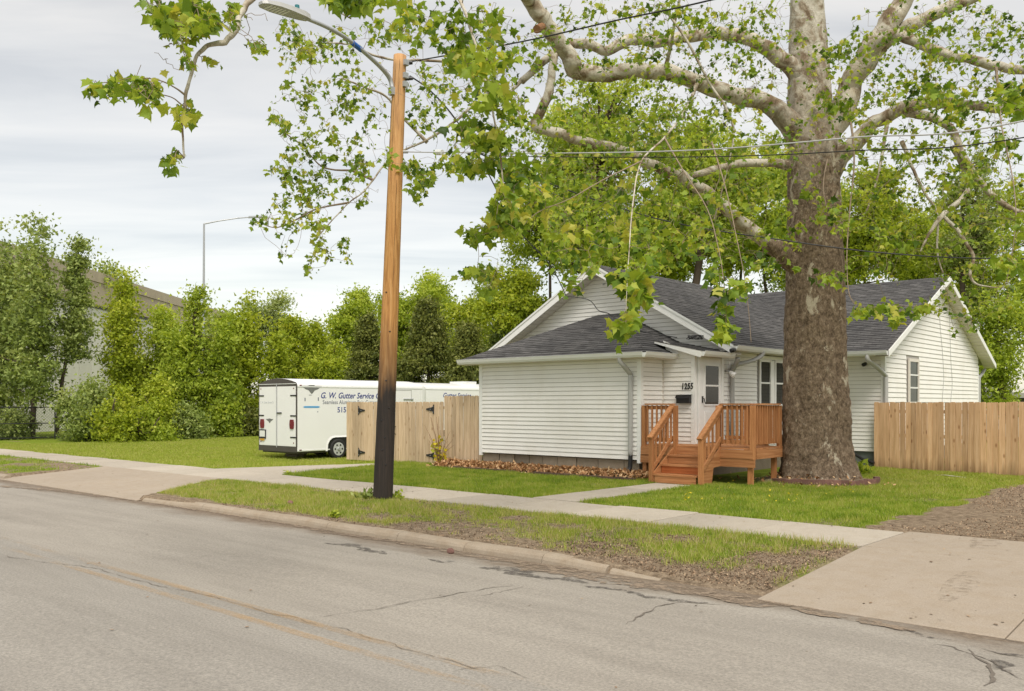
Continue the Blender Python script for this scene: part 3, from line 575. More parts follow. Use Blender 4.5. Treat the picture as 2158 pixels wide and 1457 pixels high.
# cross wing
wall('wing_front_wall', (0, WY, 0), (1, 0, 0), (0, -1, 0), cst(VX), cst(WX - .09), SZ0, 3.34, .1103)
WR, WPZ = 29.95, 5.95; wsl = (WPZ - EVZ) / (WR - 24.5)
wl_ = lambda z: max(WY + .05, WR - (WPZ - .16 - z) / wsl); wr_ = lambda z: min(WYB, WR + (WPZ - .16 - z) / wsl)
wall('wing_gable_wall', (WX, 0, 0), (0, 1, 0), (1, 0, 0), wl_, wr_, SZ0, WPZ - .2, .138, [(27.05, 28.2, 1.82, 3.35)], poly=[(WY, SZ0), (WYB, SZ0), (WYB, 3.3), (WR, WPZ - .2), (WY, 3.3)])
# corner trims
for (x, y, z0, z1) in [(PX0 - .02, PY - .025, .55, 3.12), (PX1 - .085, PY - .025, .55, 3.12)]: MB().box(x, x + .11, y, y + .11, z0, z1).build('corner_trim', M['trim'], house)
MB().box(VX - .075, VX + .027, VY - .027, VY + .075, .95, 3.17).build('corner_trim', M['trim'], house)
MB().box(PX1 + .001, PX1 + .035, VY - .05, VY - .021, .62, 3.05).build('corner_trim', M['soffit'], house)
MB().box(WX - .085, WX + .024, WY - .026, WY + .06, .6, 3.32).build('corner_trim', M['trim'], house)
MB().box(WX - .03, WX + .026, WYB - .06, WYB + .03, .6, 3.3).build('corner_trim', M['trim'], house)
# foundations
fb = thing('x', (0, 0, 0)); bpy.data.objects.remove(fb)
x = PX0 + .05
while x < PX1 - .1:
    x1 = min(x + random.uniform(.38, .8), PX1 - .06); d = random.uniform(0, .03)
    MB().hexa([(x + .008, PY + .06 - d, 0), (x1 - .008, PY + .06 - d, 0), (x1 - .008, PY + .3, 0), (x + .008, PY + .3, 0), (x + .01, PY + .075 - d, .6), (x1 - .01, PY + .07 - d, .6), (x1, PY + .3, .6), (x, PY + .3, .6)]).build('foundation_block', M['found'], house); x = x1
MB().box(PX1 - .4, PX1 - .05, PY + .34, VY, 0, .6).build('foundation', M['found'], house)
MB().box(VX - .3, VX - .04, VY + .05, WY, 0, .61).build('foundation', M['found'], house)
MB().box(VX, WX - .05, WY + .04, WY + .3, 0, .62).build('foundation', M['foundgrey'], house)
MB().box(WX - .3, WX - .05, WY + .32, WYB, 0, .62).build('foundation', M['foundgrey'], house)
MB().box(MX0 + .05, MX0 + .3, MY, WYB, 0, .61).build('foundation', M['found'], house)

def roof(name, e0, e1, t1, t0, course=.143, th=.05):
    """eave e0->e1, top t0->t1 ; stepped shingle courses with uv in metres"""
    e0, e1, t0, t1 = map(Vector, (e0, e1, t0, t1)); n = (e1 - e0).cross(t0 - e0)
    if n.length < 1e-6: n = (e1 - e0).cross(t1 - e0)
    n.normalize(); n = n if n.z > 0 else -n
    ed = (e1 - e0).normalized(); up = n.cross(ed).normalized(); up = up if up.z > 0 else -up
    Ls = abs((t0 - e0).dot(up)) or abs((t1 - e1).dot(up)); k = max(2, int(round(Ls / course))); mb = MB(); uv = []
    for i in range(k):
        a, b_ = i / k, (i + 1) / k
        A0, A1, B0, B1 = e0.lerp(t0, a), e1.lerp(t1, a), e0.lerp(t0, b_), e1.lerp(t1, b_)
        seg = max(1, int((A1 - A0).length / 1.2)); lift = n * .011
        for s in range(seg):
            p, q = s / seg, (s + 1) / seg; base = len(mb.v)
            jj = n * (.004 * math.sin(i * 2.3 + s * 1.7))
            vs_ = [A0.lerp(A1, p) + lift + jj, A0.lerp(A1, q) + lift + jj, B0.lerp(B1, q) + n * .001, B0.lerp(B1, p) + n * .001, A0.lerp(A1, p) - n * .002, A0.lerp(A1, q) - n * .002]
            mb.v += [tuple(v) for v in vs_]; mb.f += [(base, base + 1, base + 2, base + 3), (base + 4, base + 5, base + 1, base)]
            cs_ = [((v - e0).dot(ed), (v - e0).dot(up)) for v in vs_]; uv += [cs_[0], cs_[1], cs_[2], cs_[3], cs_[0], cs_[1], cs_[1], cs_[0]]
    m = mb.mesh(name, off(house)); l = m.uv_layers.new(name='UVMap')
    l.data.foreach_set('uv', np.array(uv, np.float32).ravel()); o = mesh_obj(name, m, M['shingle'], house)
    q = [e0, e1, t1] + ([t0] if (t1 - t0).length > 1e-4 else []); MB().prism([p - n * .006 for p in q], -n * th).build('roof_deck', M['sheath_shade'], o)
    return o
def gutter(a, b_, outward, name='gutter', mat=None):
    a, b_, o = Vector(a), Vector(b_), Vector(outward); prof = [(0, -.12), (.07, -.12), (.1, -.07), (.115, -.02), (.125, 0), (.115, .004), (.1, -.02), (.0, -.02)]
    MB().prism([a + o * x + Vector((0, 0, z)) for x, z in prof], b_ - a).build(name, mat or M['gutter'], house)
# hip porch roof
EZ = 3.16; e = .33; HY0 = PY - e; hx0, hx1 = -17.55, -11.47; tx0, tx1, TZ = -14.95, -14.15, 4.46
roof('porch_roof', (hx0, HY0, EZ), (hx1, HY0, EZ), (tx1, MY - .02, TZ), (tx0, MY - .02, TZ))
roof('porch_roof_left', (hx0, MY - .02, EZ), (hx0, HY0, EZ), (tx0, MY - .02, TZ), (tx0, MY - .02, TZ))
hs = (TZ - EZ) / (tx1 - hx1)          # negative
roof('porch_roof_right', (hx1, HY0, EZ), (hx1, VY + .1, EZ), (tx1, MY - .02, TZ), (tx1, MY - .02, TZ))
roof('porch_roof_right_upper', (hx1, VY + .1, EZ), (hx1 - .35, MY - .02, EZ + .35 * -hs), (tx1, MY - .02, TZ), (tx1, MY - .02, TZ))
gutter((hx0 - .0, HY0, EZ + .0), (hx1 + .0, HY0, EZ + .0), (0, -1, 0)); gutter((hx1, HY0 - .115, EZ), (hx1, VY - .03, EZ), (1, 0, 0))
MB().box(hx0, hx1 - .003, HY0 + .001, PY - .02, EZ - .135, EZ - .12).build('soffit', M['soffit'], house)
MB().box(PX1 + .022, hx1 - .002, HY0 + .4, VY - .03, EZ - .135, EZ - .121).build('soffit', M['soffit'], house)
MB().box(hx0, hx1, HY0 - .001, HY0 + .02, EZ - .119, EZ - .012).build('fascia', M['trim'], house)
# vestibule shed roof
sx0, sx1, sy0, sy1 = -12.2, -10.66, VY - .16, MY - .03
zs = lambda x: 3.21 + .215 * (sx1 - x)
roof('vestibule_roof', (sx1, sy0, zs(sx1)), (sx1, sy1, zs(sx1)), (sx0, sy1, zs(sx0)), (sx0 + .25, sy0, zs(sx0 + .25)))
MB().prism([(sx1, sy0 - .022, zs(sx1) - .02), (sx0 + .26, sy0 - .022, zs(sx0 + .26) - .02), (sx0 + .26, sy0 - .022, zs(sx0 + .26) - .05), (sx1 - .02, sy0 - .022, zs(sx1) - .16), (sx1, sy0 - .022, zs(sx1) - .15)], (0, .02, 0)).build('rake_board', M['trim'], house)
gutter((sx1, sy0 - .01, zs(sx1) - .01), (sx1, sy1 - .3, zs(sx1) - .01), (1, 0, 0))
MB().prism([(VX + .02, VY - .02, 3.05), (VX + .02, VY - .02, 3.16), (sx0 + .4, VY - .02, 3.5), (PX1 + .2, VY - .02, 3.05)], (0, .015, 0)).build('frieze_board', M['siding'], house)
# main roof
RK = 19.92; Yb = 30.0
roof('main_roof_right', (-10.54, RK, EVZ), (-10.54, 25.2, EVZ), (RX, Yb - .2, PKZ), (RX, RK, PKZ))
roof('main_roof_left', (-19.12, Yb, EVZ), (-19.12, RK, EVZ), (RX, RK, PKZ), (RX, Yb, PKZ))
gutter((-10.54, RK, EVZ - .01), (-10.54, 24.9, EVZ - .01), (1, 0, 0))
MB().box(VX + .022, -10.545, RK + .02, 25.2, EVZ - .13, EVZ - .115).build('soffit', M['soffit'], house)
for sgn in (-1, 1):
    ex = RX + sgn * 4.29
    a, b_ = Vector((RX, RK - .025, PKZ - .01)), Vector((ex, RK - .025, EVZ - .01)); dn = Vector((0, 0, -.235))
    MB().prism([a, b_, b_ + dn + Vector((-sgn * .02, 0, .02)), a + dn], (0, .022, 0)).build('rake_board', M['trim'], house)
    MB().prism([a + Vector((0, -.018, .012)), b_ + Vector((0, -.018, .012)), b_ + Vector((0, -.018, -.05)), a + Vector((0, -.018, -.05))], (0, .017, 0)).build('rake_trim', M['gutter'], house)
    # slatted rake soffit: separate strips
    ns = 26 if sgn < 0 else 1
    for i in range(ns):
        t0, t1 = i / ns, (i + 1) / ns - (.004 if ns > 1 else 0); p0, p1 = a.lerp(b_, t0), a.lerp(b_, t1); z = Vector((0, 0, -.2)); y0, y1 = RK, MY - .02
        q = [p0 + z, p1 + z]; 
        MB().hexa([(q[0].x, y0, q[0].z - .012), (q[1].x, y0, q[1].z - .012), (q[1].x, y1, q[1].z - .012), (q[0].x, y1, q[0].z - .012), (q[0].x, y0, q[0].z), (q[1].x, y0, q[1].z), (q[1].x, y1, q[1].z), (q[0].x, y1, q[0].z)]).build('soffit_panel', M['soffit'], house)
MB().tube([(-14.75, MY - .02, 5.32), (-14.75, MY - .07, 5.32), (-14.75, MY - .07, 5.28)], .02, 6).build('gable_hook', M['galv'], house)
# wing roof
wx = -8.42; wl0 = -18.9
roof('wing_roof_front', (wl0 + 4, 24.5, EVZ), (wx, 24.5, EVZ), (wx, WR, WPZ), (wl0, WR, WPZ))
roof('wing_roof_rear', (wx, 35.4, EVZ), (wl0, 35.4, EVZ), (wl0, WR, WPZ), (wx, WR, WPZ))
gutter((-10.4, 24.5, EVZ - .01), (wx - .01, 24.5, EVZ - .01), (0, -1, 0))
MB().box(-10.9, wx - .04, 24.52, WY - .022, EVZ - .13, EVZ - .115).build('soffit', M['soffit'], house)
for ye in (24.5, 35.4):
    a, b_ = Vector((wx + .003, WR, WPZ - .01)), Vector((wx + .003, ye, EVZ - .01)); dn = Vector((0, 0, -.17))
    MB().prism([a, b_, b_ + dn, a + dn], (.022, 0, 0)).build('rake_board', M['trim'], house)
    ns = 24
    for i in range(ns):
        p0, p1 = a.lerp(b_, i / ns) + Vector((0, 0, -.15)), a.lerp(b_, (i + 1) / ns - .004) + Vector((0, 0, -.15)); x0, x1 = WX + .022, wx
        MB().hexa([(x0, p0.y, p0.z - .012), (x1, p0.y, p0.z - .012), (x1, p1.y, p1.z - .012), (x0, p1.y, p1.z - .012), (x0, p0.y, p0.z), (x1, p0.y, p0.z), (x1, p1.y, p1.z), (x0, p1.y, p1.z)]).build('soffit_panel', M['soffit'], house)
# downspouts
def spout(pts, name='downspout', w=.11, h=.09, mat=None):
    mb = MB(); P = smooth_path(pts, 4); 
    n = len(P); 
    for i, p in enumerate(P):
        t = (P[min(i + 1, n - 1)] - P[max(i - 1, 0)]).normalized(); s = Vector((CS, SN, 0)) if abs(t.z) > .2 else Vector((0, 0, 1)).cross(t)
        s = (s - t * s.dot(t)).normalized(); u = t.cross(s).normalized()
        for k in range(8):
            a = math.pi / 4 * k + math.pi / 8; mb.v.append(tuple(p + s * w / 2 * max(-1, min(1, 1.3 * math.cos(a))) + u * h / 2 * max(-1, min(1, 1.3 * math.sin(a)))))
    for i in range(n - 1):
        for k in range(8): mb.f.append((i * 8 + k, i * 8 + (k + 1) % 8, i * 8 + 8 + (k + 1) % 8, i * 8 + 8 + k))
    mb.f += [tuple(range(8))[::-1], tuple((n - 1) * 8 + k for k in range(8))]
    return mb.build(name, mat or M['spout'], house, True)
sx_ = -12.05
spout([(sx_ - .1, HY0 - .03, 3.06), (sx_ - .1, HY0 - .02, 2.96), (sx_ - .05, HY0 + .06, 2.85), (sx_, PY - .075, 2.66), (sx_, PY - .07, 2.55), (sx_, PY - .07, 1.5), (sx_, PY - .07, .68)])
spout([(sx_, PY - .07, .74), (sx_, PY - .08, .55), (sx_, PY - .1, .42), (sx_ - .03, PY - .2, .27), (sx_ - .05, PY - .3, .235)], 'drain_hose', .1, .1, M['black'])
spout([(-10.48, 21.35, 3.3), (-10.5, 21.3, 3.18), (-10.62, 21.0, 3.05), (-10.8, 20.62, 2.95), (-10.86, 20.5, 2.85), (-10.87, 20.47, 2.72), (-10.87, 20.47, 1.8), (-10.87, 20.47, 1.06)])
spout([(-10.6, 20.25, 3.1), (-10.66, 20.3, 2.98), (-10.82, 20.44, 2.84), (-10.87, 20.47, 2.76)])
spout([(-8.95, 24.47, 3.3), (-8.95, 24.47, 3.15), (-8.85, 24.8, 2.98), (-8.75, 25.2, 2.75), (-8.74, 25.24, 2.6), (-8.74, 25.24, 1.5), (-8.74, 25.24, .5)])
spout([(-8.75, 35.3, 3.2), (-8.78, 35.1, 3.05), (-8.8, 34.8, 2.9), (-8.8, 34.75, 2.7), (-8.8, 34.75, .4)])
# storm door
door = MB().box(VX + .012, VX + .05, DO0, DO1, DZ0, DZ1).build('door', M['trim'], house)
for (y0, y1, z0, z1) in [(DO0 - .1, DO0 - .004, .98, DZ1 + .08), (DO1 + .004, DO1 + .1, .98, DZ1 + .08)]: MB().box(VX + .004, VX + .075, y0, y1, z0, z1).build('door_frame', M['trim'], house)
MB().box(VX + .004, VX + .078, DO0 - .003, DO1 + .003, DZ1 + .004, DZ1 + .09).build('door_frame', M['soffit'], house)
MB().box(VX + .03, VX + .056, DO0 + .22, DO1 - .14, DZ0 + .93, DZ0 + 1.36).build('door_pane', M['pane'], door)
MB().box(VX + .03, VX + .056, DO0 + .22, DO1 - .14, DZ0 + 1.4, DZ0 + 1.86).build('door_pane', M['pane'], door)
for (y0, y1, z0, z1) in [(DO0 + .17, DO0 + .22, .89, 1.9), (DO1 - .14, DO1 - .09, .89, 1.9)]: MB().box(VX + .05, VX + .066, y0, y1, DZ0 + z0, DZ0 + z1).build('glazing_bar', M['trim'], door)
for z0 in (.89, 1.36, 1.86): MB().box(VX + .05, VX + .066, DO0 + .22, DO1 - .14, DZ0 + z0, DZ0 + z0 + .04).build('glazing_bar', M['trim'], door)
MB().box(VX + .05, VX + .062, DO0 + .2, DO1 - .14, DZ0 + .15, DZ0 + .75).build('kick_panel', M['trim'], door)
MB().tube([(VX + .05, DO0 + .09, 2.08), (VX + .1, DO0 + .09, 2.08), (VX + .11, DO0 + .1, 2.0), (VX + .1, DO0 + .16, 1.96)], .014, 6).build('door_handle', M['black'], door)
MB().box(VX + .05, VX + .062, DO0 + .06, DO0 + .12, 1.98, 2.14).build('door_plate', M['black'], door)
# twin window in main side wall
def window(y0, y1, z0, z1, X, glass, bars=(0.5,), trim=.06, name='window', fm='trim'):
    w = MB().box(X + .004, X + .02, y0, y1, z0, z1).build(name, M[glass], house)
    for (a, b_, c, d) in [(y0 - trim, y0, z0 - trim, z1 + trim), (y1, y1 + trim, z0 - trim, z1 + trim)]: MB().box(X + .002, X + .052, a, b_, c, d).build('window_frame', M[fm], w)
    for (c, d) in [(z0 - trim, z0), (z1, z1 + trim)]: MB().box(X + .002, X + .05, y0, y1, c, d).build('window_frame', M[fm], w)
    for t in bars: zz = z0 + (z1 - z0) * t; MB().box(X + .018, X + .036, y0, y1, zz - .022, zz + .022).build('sash_bar', M['gutter'], w)
    return w
window(22.06, 22.62, 1.95, 3.08, VX + .02, 'pane', (.5,), .06); window(22.96, 23.52, 1.95, 3.08, VX + .02, 'pane', (.5,), .06)
MB().box(VX + .008, VX + .05, 22.69, 22.89, 1.9, 3.13).build('window_mullion', M['trim'], house); MB().box(VX + .006, VX + .055, 21.98, 23.6, 3.145, 3.24).build('window_head', M['trim'], house)
window(27.25, 27.98, 2.02, 3.2, WX + .015, 'panegreen', (.35, .67), .09, fm='soffit')
for pix in ([(1979, 610), (1981, 680), (1986, 740), (1989, 800), (1986, 846)], [(2000, 600), (2002, 690), (2004, 760), (2007, 810), (2004, 846)]):
    MB().tube(smooth_path([atX(a_, b_, WX + .035) for a_, b_ in pix] + [Vector((WX + .035, atX(*pix[-1], WX + .035).y, .8))], 4), .007, 5).build('wall_cable', M['spout'], house)
# light, cameras, number
pl = MB().tube([(VX + .02, 20.2, 2.78), (VX + .1, 20.2, 2.78), (VX + .14, 20.2, 2.74)], .03, 8).build('porch_light', M['galv'], house)
MB().tube([(VX + .14, 20.2, 2.76), (VX + .2, 20.22, 2.7), (VX + .26, 20.24, 2.66)], [.04, .07, .075], 10).build('lamp_shade', M['trim'], pl)
for p in [(-10.5, RK - .1, 3.28), (-9.32, WY - .06, 3.08)]:
    c = MB().tube([(p[0], p[1] + .05, p[2]), (p[0], p[1] - .1, p[2] - .03)], .055, 10).build('security_camera', M['black'], house, True)
def text(name, s, size, origin, udir, nrm, mat, parent, shear=0, ext=.002, squash=1, bold=0, align='LEFT'):
    cu = bpy.data.curves.new('t', 'FONT'); cu.body = s; cu.size = size; cu.shear = shear; cu.extrude = ext; cu.align_x = align; cu.offset = bold; cu.resolution_u = 3
    t = bpy.data.objects.new('t', cu); COL.objects.link(t); bpy.context.view_layer.update(); me = bpy.data.meshes.new_from_object(t); COL.objects.unlink(t); bpy.data.objects.remove(t); bpy.data.curves.remove(cu)
    u, n = Vector(udir), Vector(nrm); up = Vector((0, 0, 1)); R = Matrix((u * squash, up, n)).transposed().to_4x4(); me.transform(Matrix.Translation(Vector(origin) - off(parent)) @ R); me.materials.clear()
    o = bpy.data.objects.new(name, me); me.materials.append(mat); reg(o, parent); OFF[o] = off(parent); return o
xx = -11.28
for ch in '1255':
    text('digit', ch, .205, (xx, VY - .03, 2.31), (1, 0, 0), (0, -1, 0), M['black'], house, shear=.12, ext=.006, squash=.72, bold=.006); xx += .083
# mailbox
mb_ = MB().prism([(-11.36, VY - .022, 1.97), (-11.36, VY - .022, 2.17), (-11.36, VY - .09, 2.165), (-11.36, VY - .14, 2.12), (-11.36, VY - .13, 1.97)], (.36, 0, 0)).build('mailbox', M['black']); tag(mb_, 'black metal mailbox on the white wall under the house number', 'mailbox')
MB().prism([(-11.375, VY - .02, 2.18), (-11.375, VY - .095, 2.175), (-11.375, VY - .155, 2.12), (-11.375, VY - .16, 2.09), (-11.375, VY - .145, 2.1), (-11.375, VY - .09, 2.168), (-11.375, VY - .02, 2.172)], (.39, 0, 0)).build('lid', M['black'], mb_)

# ------------------------------------------------------------------ porch deck
DZ = 1.0; DX0, DX1, DY0, DY1 = PX1 + .04, -8.92, PY - .02, 19.08; SX0, SX1 = -10.9, -9.76
deck = thing('porch_deck', (-10.3, 18.5, GZ), 'reddish stained wooden porch deck with steps and baluster railings', 'deck')
def bxd(name, x0, x1, y0, y1, z0, z1, mat, par=None): return MB().box(x0, x1, y0, y1, z0, z1).build(name, M[mat], par or deck)
y = DY0
while y < 20.1:
    y1 = y + .14; bxd('deck_board', DX0 if y < VY - .15 else VX + .03, DX1 + .02 if y < DY1 - .05 else -9.75, y, y1 - .006, DZ - .035, DZ, 'deckx'); y += .14
bxd('fascia_board', -9.75, -9.72, DY1 + .1, 20.1, DZ - .24, DZ - .04, 'decky')
bxd('fascia_board', DX0, SX0 + .04, DY0 - .035, DY0 - .003, DZ - .23, DZ - .04, 'deckx'); bxd('fascia_board', SX1 - .04, DX1, DY0 - .035, DY0 - .003, DZ - .23, DZ - .04, 'deckx')
bxd('fascia_board', DX0 - .02, SX0 + .02, DY0 - .02, DY0 + .02, DZ - .42, DZ - .235, 'deckx'); bxd('fascia_board', SX1 + .0, DX1 + .04, DY0 - .02, DY0 + .02, DZ - .42, DZ - .235, 'deckx')
bxd('fascia_board', DX1 + .002, DX1 + .035, DY0 + .1, DY1, DZ - .24, DZ - .04, 'decky')
for x, yy in [(DX0 + .06, DY0 + .08), (DX1 - .1, DY0 + .08), (DX1 - .1, DY1 - .15), (-10.2, DY0 + .3)]: bxd('support_post', x - .05, x + .05, yy - .05, yy + .05, .1, DZ - .24, 'deckz')
RZ = 1.93
def post(x, y_, z0, z1, w=.09): return bxd('railing_post', x - w / 2, x + w / 2, y_ - w / 2, y_ + w / 2, z0, z1, 'deckz')
def rail(a, b_, posts=True, side=1):
    a, b_ = Vector(a), Vector(b_); d = (b_ - a).normalized(); ax = 'deckx' if abs(d.x) > abs(d.y) else 'decky'; n_ = Vector((-d.y, d.x, 0)) * side
    MB().beam(a + Vector((0, 0, .018)) , b_ + Vector((0, 0, .018)), .135, .035).build('hand_rail', M[ax], deck)
    for dz in (-.06, -.8): MB().beam(a + Vector((0, 0, dz)), b_ + Vector((0, 0, dz)), .035, .085).build('rail_bar', M[ax], deck)
    L = (b_ - a).length; k = int(L / .115)
    for i in range(k):
        p = a + d * (L * (i + .5) / k) - n_ * .036; q = bxd('baluster', p.x - .018, p.x + .018, p.y - .018, p.y + .018, p.z - .86, p.z - .005, 'deckz')
LX = DX0 + .06
post(LX, DY0 + .02, DZ - .2, RZ - .01); post(SX0 + .05, DY0 + .01, DZ - .3, RZ - .01); post(SX1 - .0, DY0 + .01, DZ - .3, RZ - .01); post(DX1 - .02, DY0 + .02, DZ - .25, RZ - .01, .1); post(DX1 - .02, DY1 - .05, DZ - .2, RZ - .01)
rail((LX + .05, DY0 + .03, RZ), (SX0 + .0, DY0 + .03, RZ)); rail((SX1 + .05, DY0 + .03, RZ), (DX1 - .07, DY0 + .03, RZ)); rail((DX1 - .02, DY0 + .08, RZ), (DX1 - .02, DY1 - .1, RZ)); rail((DX1 - .08, DY1 - .03, RZ), (-9.7, DY1 - .03, RZ)); post(-9.75, DY1 - .03, DZ - .2, RZ - .01); rail((-9.75, DY1 + .03, RZ), (-9.75, 20.0, RZ)); post(-9.75, 20.05, DZ - .2, RZ - .01); rail((-9.8, 20.05, RZ), (VX + .1, 20.05, RZ))
# stairs
rise = (DZ - .21) / 4; run = .285
for i in range(4):
    zt = DZ - rise * i; yf = DY0 - .02 - run * i
    if i: 
        bxd('tread', SX0 + .02, SX1 - .02, yf - .02, yf + .13, zt - .035, zt, 'deckx'); bxd('tread', SX0 + .02, SX1 - .02, yf + .135, yf + run - .004, zt - .035, zt, 'deckx')
    bxd('riser', SX0 + .05, SX1 - .05, yf + .002, yf + .025, zt - rise + .004, zt - .037, 'riser' if i == 2 else 'deckx')
yb = DY0 - .02 - run * 3
for x in (SX0 + .0, SX1 + .02):
    MB().prism([(x, yb, .2), (x, yb, .42), (x, DY0 - .02, DZ - .03), (x, DY0 - .02, DZ - .42), (x, DY0 - .3, .56), (x, yb + .5, .2)], (.035, 0, 0)).build('stringer', M['decky'], deck)
    nx_ = x - .03 if x < -10.3 else x + .05
    bxd('railing_post', nx_ - .045, nx_ + .045, yb - .04, yb + .05, .2, 1.19, 'deckz')
    a, b_ = Vector((nx_, yb - .07, 1.2)), Vector((nx_, DY0 + .0, RZ - .01))
    MB().beam(a, b_, .12, .04).build('stair_rail', M['decky'], deck); MB().beam(a + Vector((0, .07, -.1)), b_ + Vector((0, 0, -.1)), .035, .09).build('stair_rail', M['decky'], deck); MB().beam(a + Vector((0, .09, -.72)), b_ + Vector((0, 0, -.72)), .035, .085).build('stair_rail', M['decky'], deck)
    for k in range(5):
        t = (k + .8) / 5.6; p = a.lerp(b_, t); bxd('baluster', p.x - .053, p.x - .018, p.y - .018, p.y + .018, p.z - .85, p.z - .03, 'deckz')

# ------------------------------------------------------------------ bed edging
ed = thing('bed_edging', (-14.5, 16.95, GZ), 'row of dark old timbers edging the leafy bed below the porch wall', 'edging')
x = -17.3
for i in range(8):
    L = random.uniform(.5, .95)
    if i not in (3,): MB().hexa([(x, 16.9, .15), (x + L - .03, 16.9, .15), (x + L - .03, 17.02, .15), (x, 17.02, .15), (x, 16.91, .27), (x + L - .03, 16.91, .265), (x + L - .03, 17.01, .26), (x, 17.01, .27)]).build('timber', M['timber'], ed)
    x += L
    if x > -11.9: break
ring = thing('brick_ring', (-8.35, 19.65, GZ), 'ring of old red bricks round the foot of the sycamore', 'edging')
for i in range(34):
    a = math.radians(150 + i * 7.3); c = Vector((-8.35 + 1.3 * math.cos(a), 19.65 + 1.22 * math.sin(a), 0))
    if c.x < -8.8 and c.y < 19.6 or c.x < -9.6: continue
    t = Vector((-math.sin(a), math.cos(a), 0)) * .085; n_ = Vector((math.cos(a), math.sin(a), 0)) * .05
    zt = .33 + random.uniform(-.02, .01); q = [c - t - n_, c + t - n_, c + t + n_, c - t + n_]
    MB().hexa([(p.x, p.y, .12) for p in q] + [(p.x, p.y, zt) for p in q]).build('brick', M['brick'], ring)

# ------------------------------------------------------------------ fences
def board_mesh(w, h, t=.018, ear=.025):
    return MB().prism([(-w / 2, 0, 0), (w / 2, 0, 0), (w / 2, 0, h - ear), (w / 2 - ear, 0, h), (-w / 2 + ear, 0, h), (-w / 2, 0, h - ear)], (0, t, 0)).mesh('board')
def fence(root, a, b_, zt, zb, mat, pitch=.146, w=.14, jit=.012, meshes=None, ear=.022):
    a, b_ = Vector(a), Vector(b_); d = (b_ - a); L = d.length; d.normalize(); ang = math.atan2(d.y, d.x); n = int(L / pitch)
    for i in range(n):
        p = a + d * (i + .5) * L / n; h = zt - zb + random.uniform(-jit, jit); me = board_mesh(w * random.uniform(.96, 1.0), h, ear=ear); o = mesh_obj('board', me, mat, root, (p.x, p.y, zb), (0, random.gauss(0, .004), ang + random.gauss(0, .015)))
        o.location += Vector((d.y, -d.x, 0)) * random.uniform(0, .008)
rf = thing('wooden_fence', (-6, 24.5, GZ), 'tall honey coloured cedar board fence beside the house wing', 'fence')
fa, fb_ = (-9.02, 25.12, 0), (7.0, 21.55, 0)
fence(rf, fa, fb_, 2.0, .1, M['fence'], .152, .148)
dv_ = (Vector(fb_) - Vector(fa)).normalized(); nn_ = Vector((-dv_.y, dv_.x, 0))
for z in (.45, 1.1, 1.75): MB().beam(Vector(fa) + nn_ * .045 + Vector((0, 0, z)), Vector(fb_) + nn_ * .045 + Vector((0, 0, z)), .04, .09).build('fence_rail', M['fence'], rf)
for k in (.02, .33, .66, .98): p = Vector(fa).lerp(Vector(fb_), k) + nn_ * .11; MB().box(p.x - .05, p.x + .05, p.y - .05, p.y + .05, 0, 1.9).build('fence_post', M['fence'], rf)
GY = 17.9
gate = thing('wooden_gate', (-20.9, GY, GZ), 'double gate of pale pine boards with black strap hinges', 'gate')
for xa, xb in ((-23.2, -20.97), (-20.95, -18.68)):
    fence(gate, (xa, GY, 0), (xb, GY, 0), 2.02, .17, M['gate'], .142, .138, .006)
    for z in (.4, 1.8): MB().box(xa, xb, GY + .03, GY + .07, z, z + .09).build('gate_rail', M['gate'], gate)
def hinge(x, z, s):
    h = MB().prism([(x - s * .03, GY - .012, z - .15), (x - s * .03, GY - .012, z + .15), (x + s * .05, GY - .012, z + .06), (x + s * .3, GY - .012, z + .02), (x + s * .3, GY - .012, z - .02), (x + s * .05, GY - .012, z - .06)], (0, -.012, 0)).build('strap_hinge', M['black'], gate)
    for dx, dz in ((.01, .08), (.01, -.08), (.12, 0)): MB().box(x + s * dx - .012, x + s * dx + .012, GY - .029, GY - .025, z + dz - .012, z + dz + .012).build('hinge_screw', M['galv'], h)
hinge(-22.55, 1.75, 1); hinge(-22.55, .42, 1); hinge(-19.1, 1.8, -1); hinge(-19.1, .45, -1)
for x in (-20.78, -21.08): MB().tube(smooth_path([(x, GY - .01, 1.27), (x + .0, GY - .06, 1.24), (x - .05, GY - .07, 1.15), (x, GY - .06, 1.06), (x, GY - .01, 1.03)], 3), .013, 6).build('pull_handle', M['black'], gate)
lf = thing('wooden_fence', (-18, GY, GZ), 'short taller section of pale pine fence between gate and porch wall', 'fence')
fence(lf, (-18.64, GY - .01, 0), (-17.12, GY - .01, 0), 2.19, .15, M['gate'], .142, .138, .008)
for z in (.4, 1.9): MB().box(-18.64, -17.12, GY + .02, GY + .06, z, z + .09).build('fence_rail', M['gate'], lf)
MB().box(-18.7, -18.6, GY + .07, GY + .17, 0, 2.0).build('fence_post', M['gate'], lf)

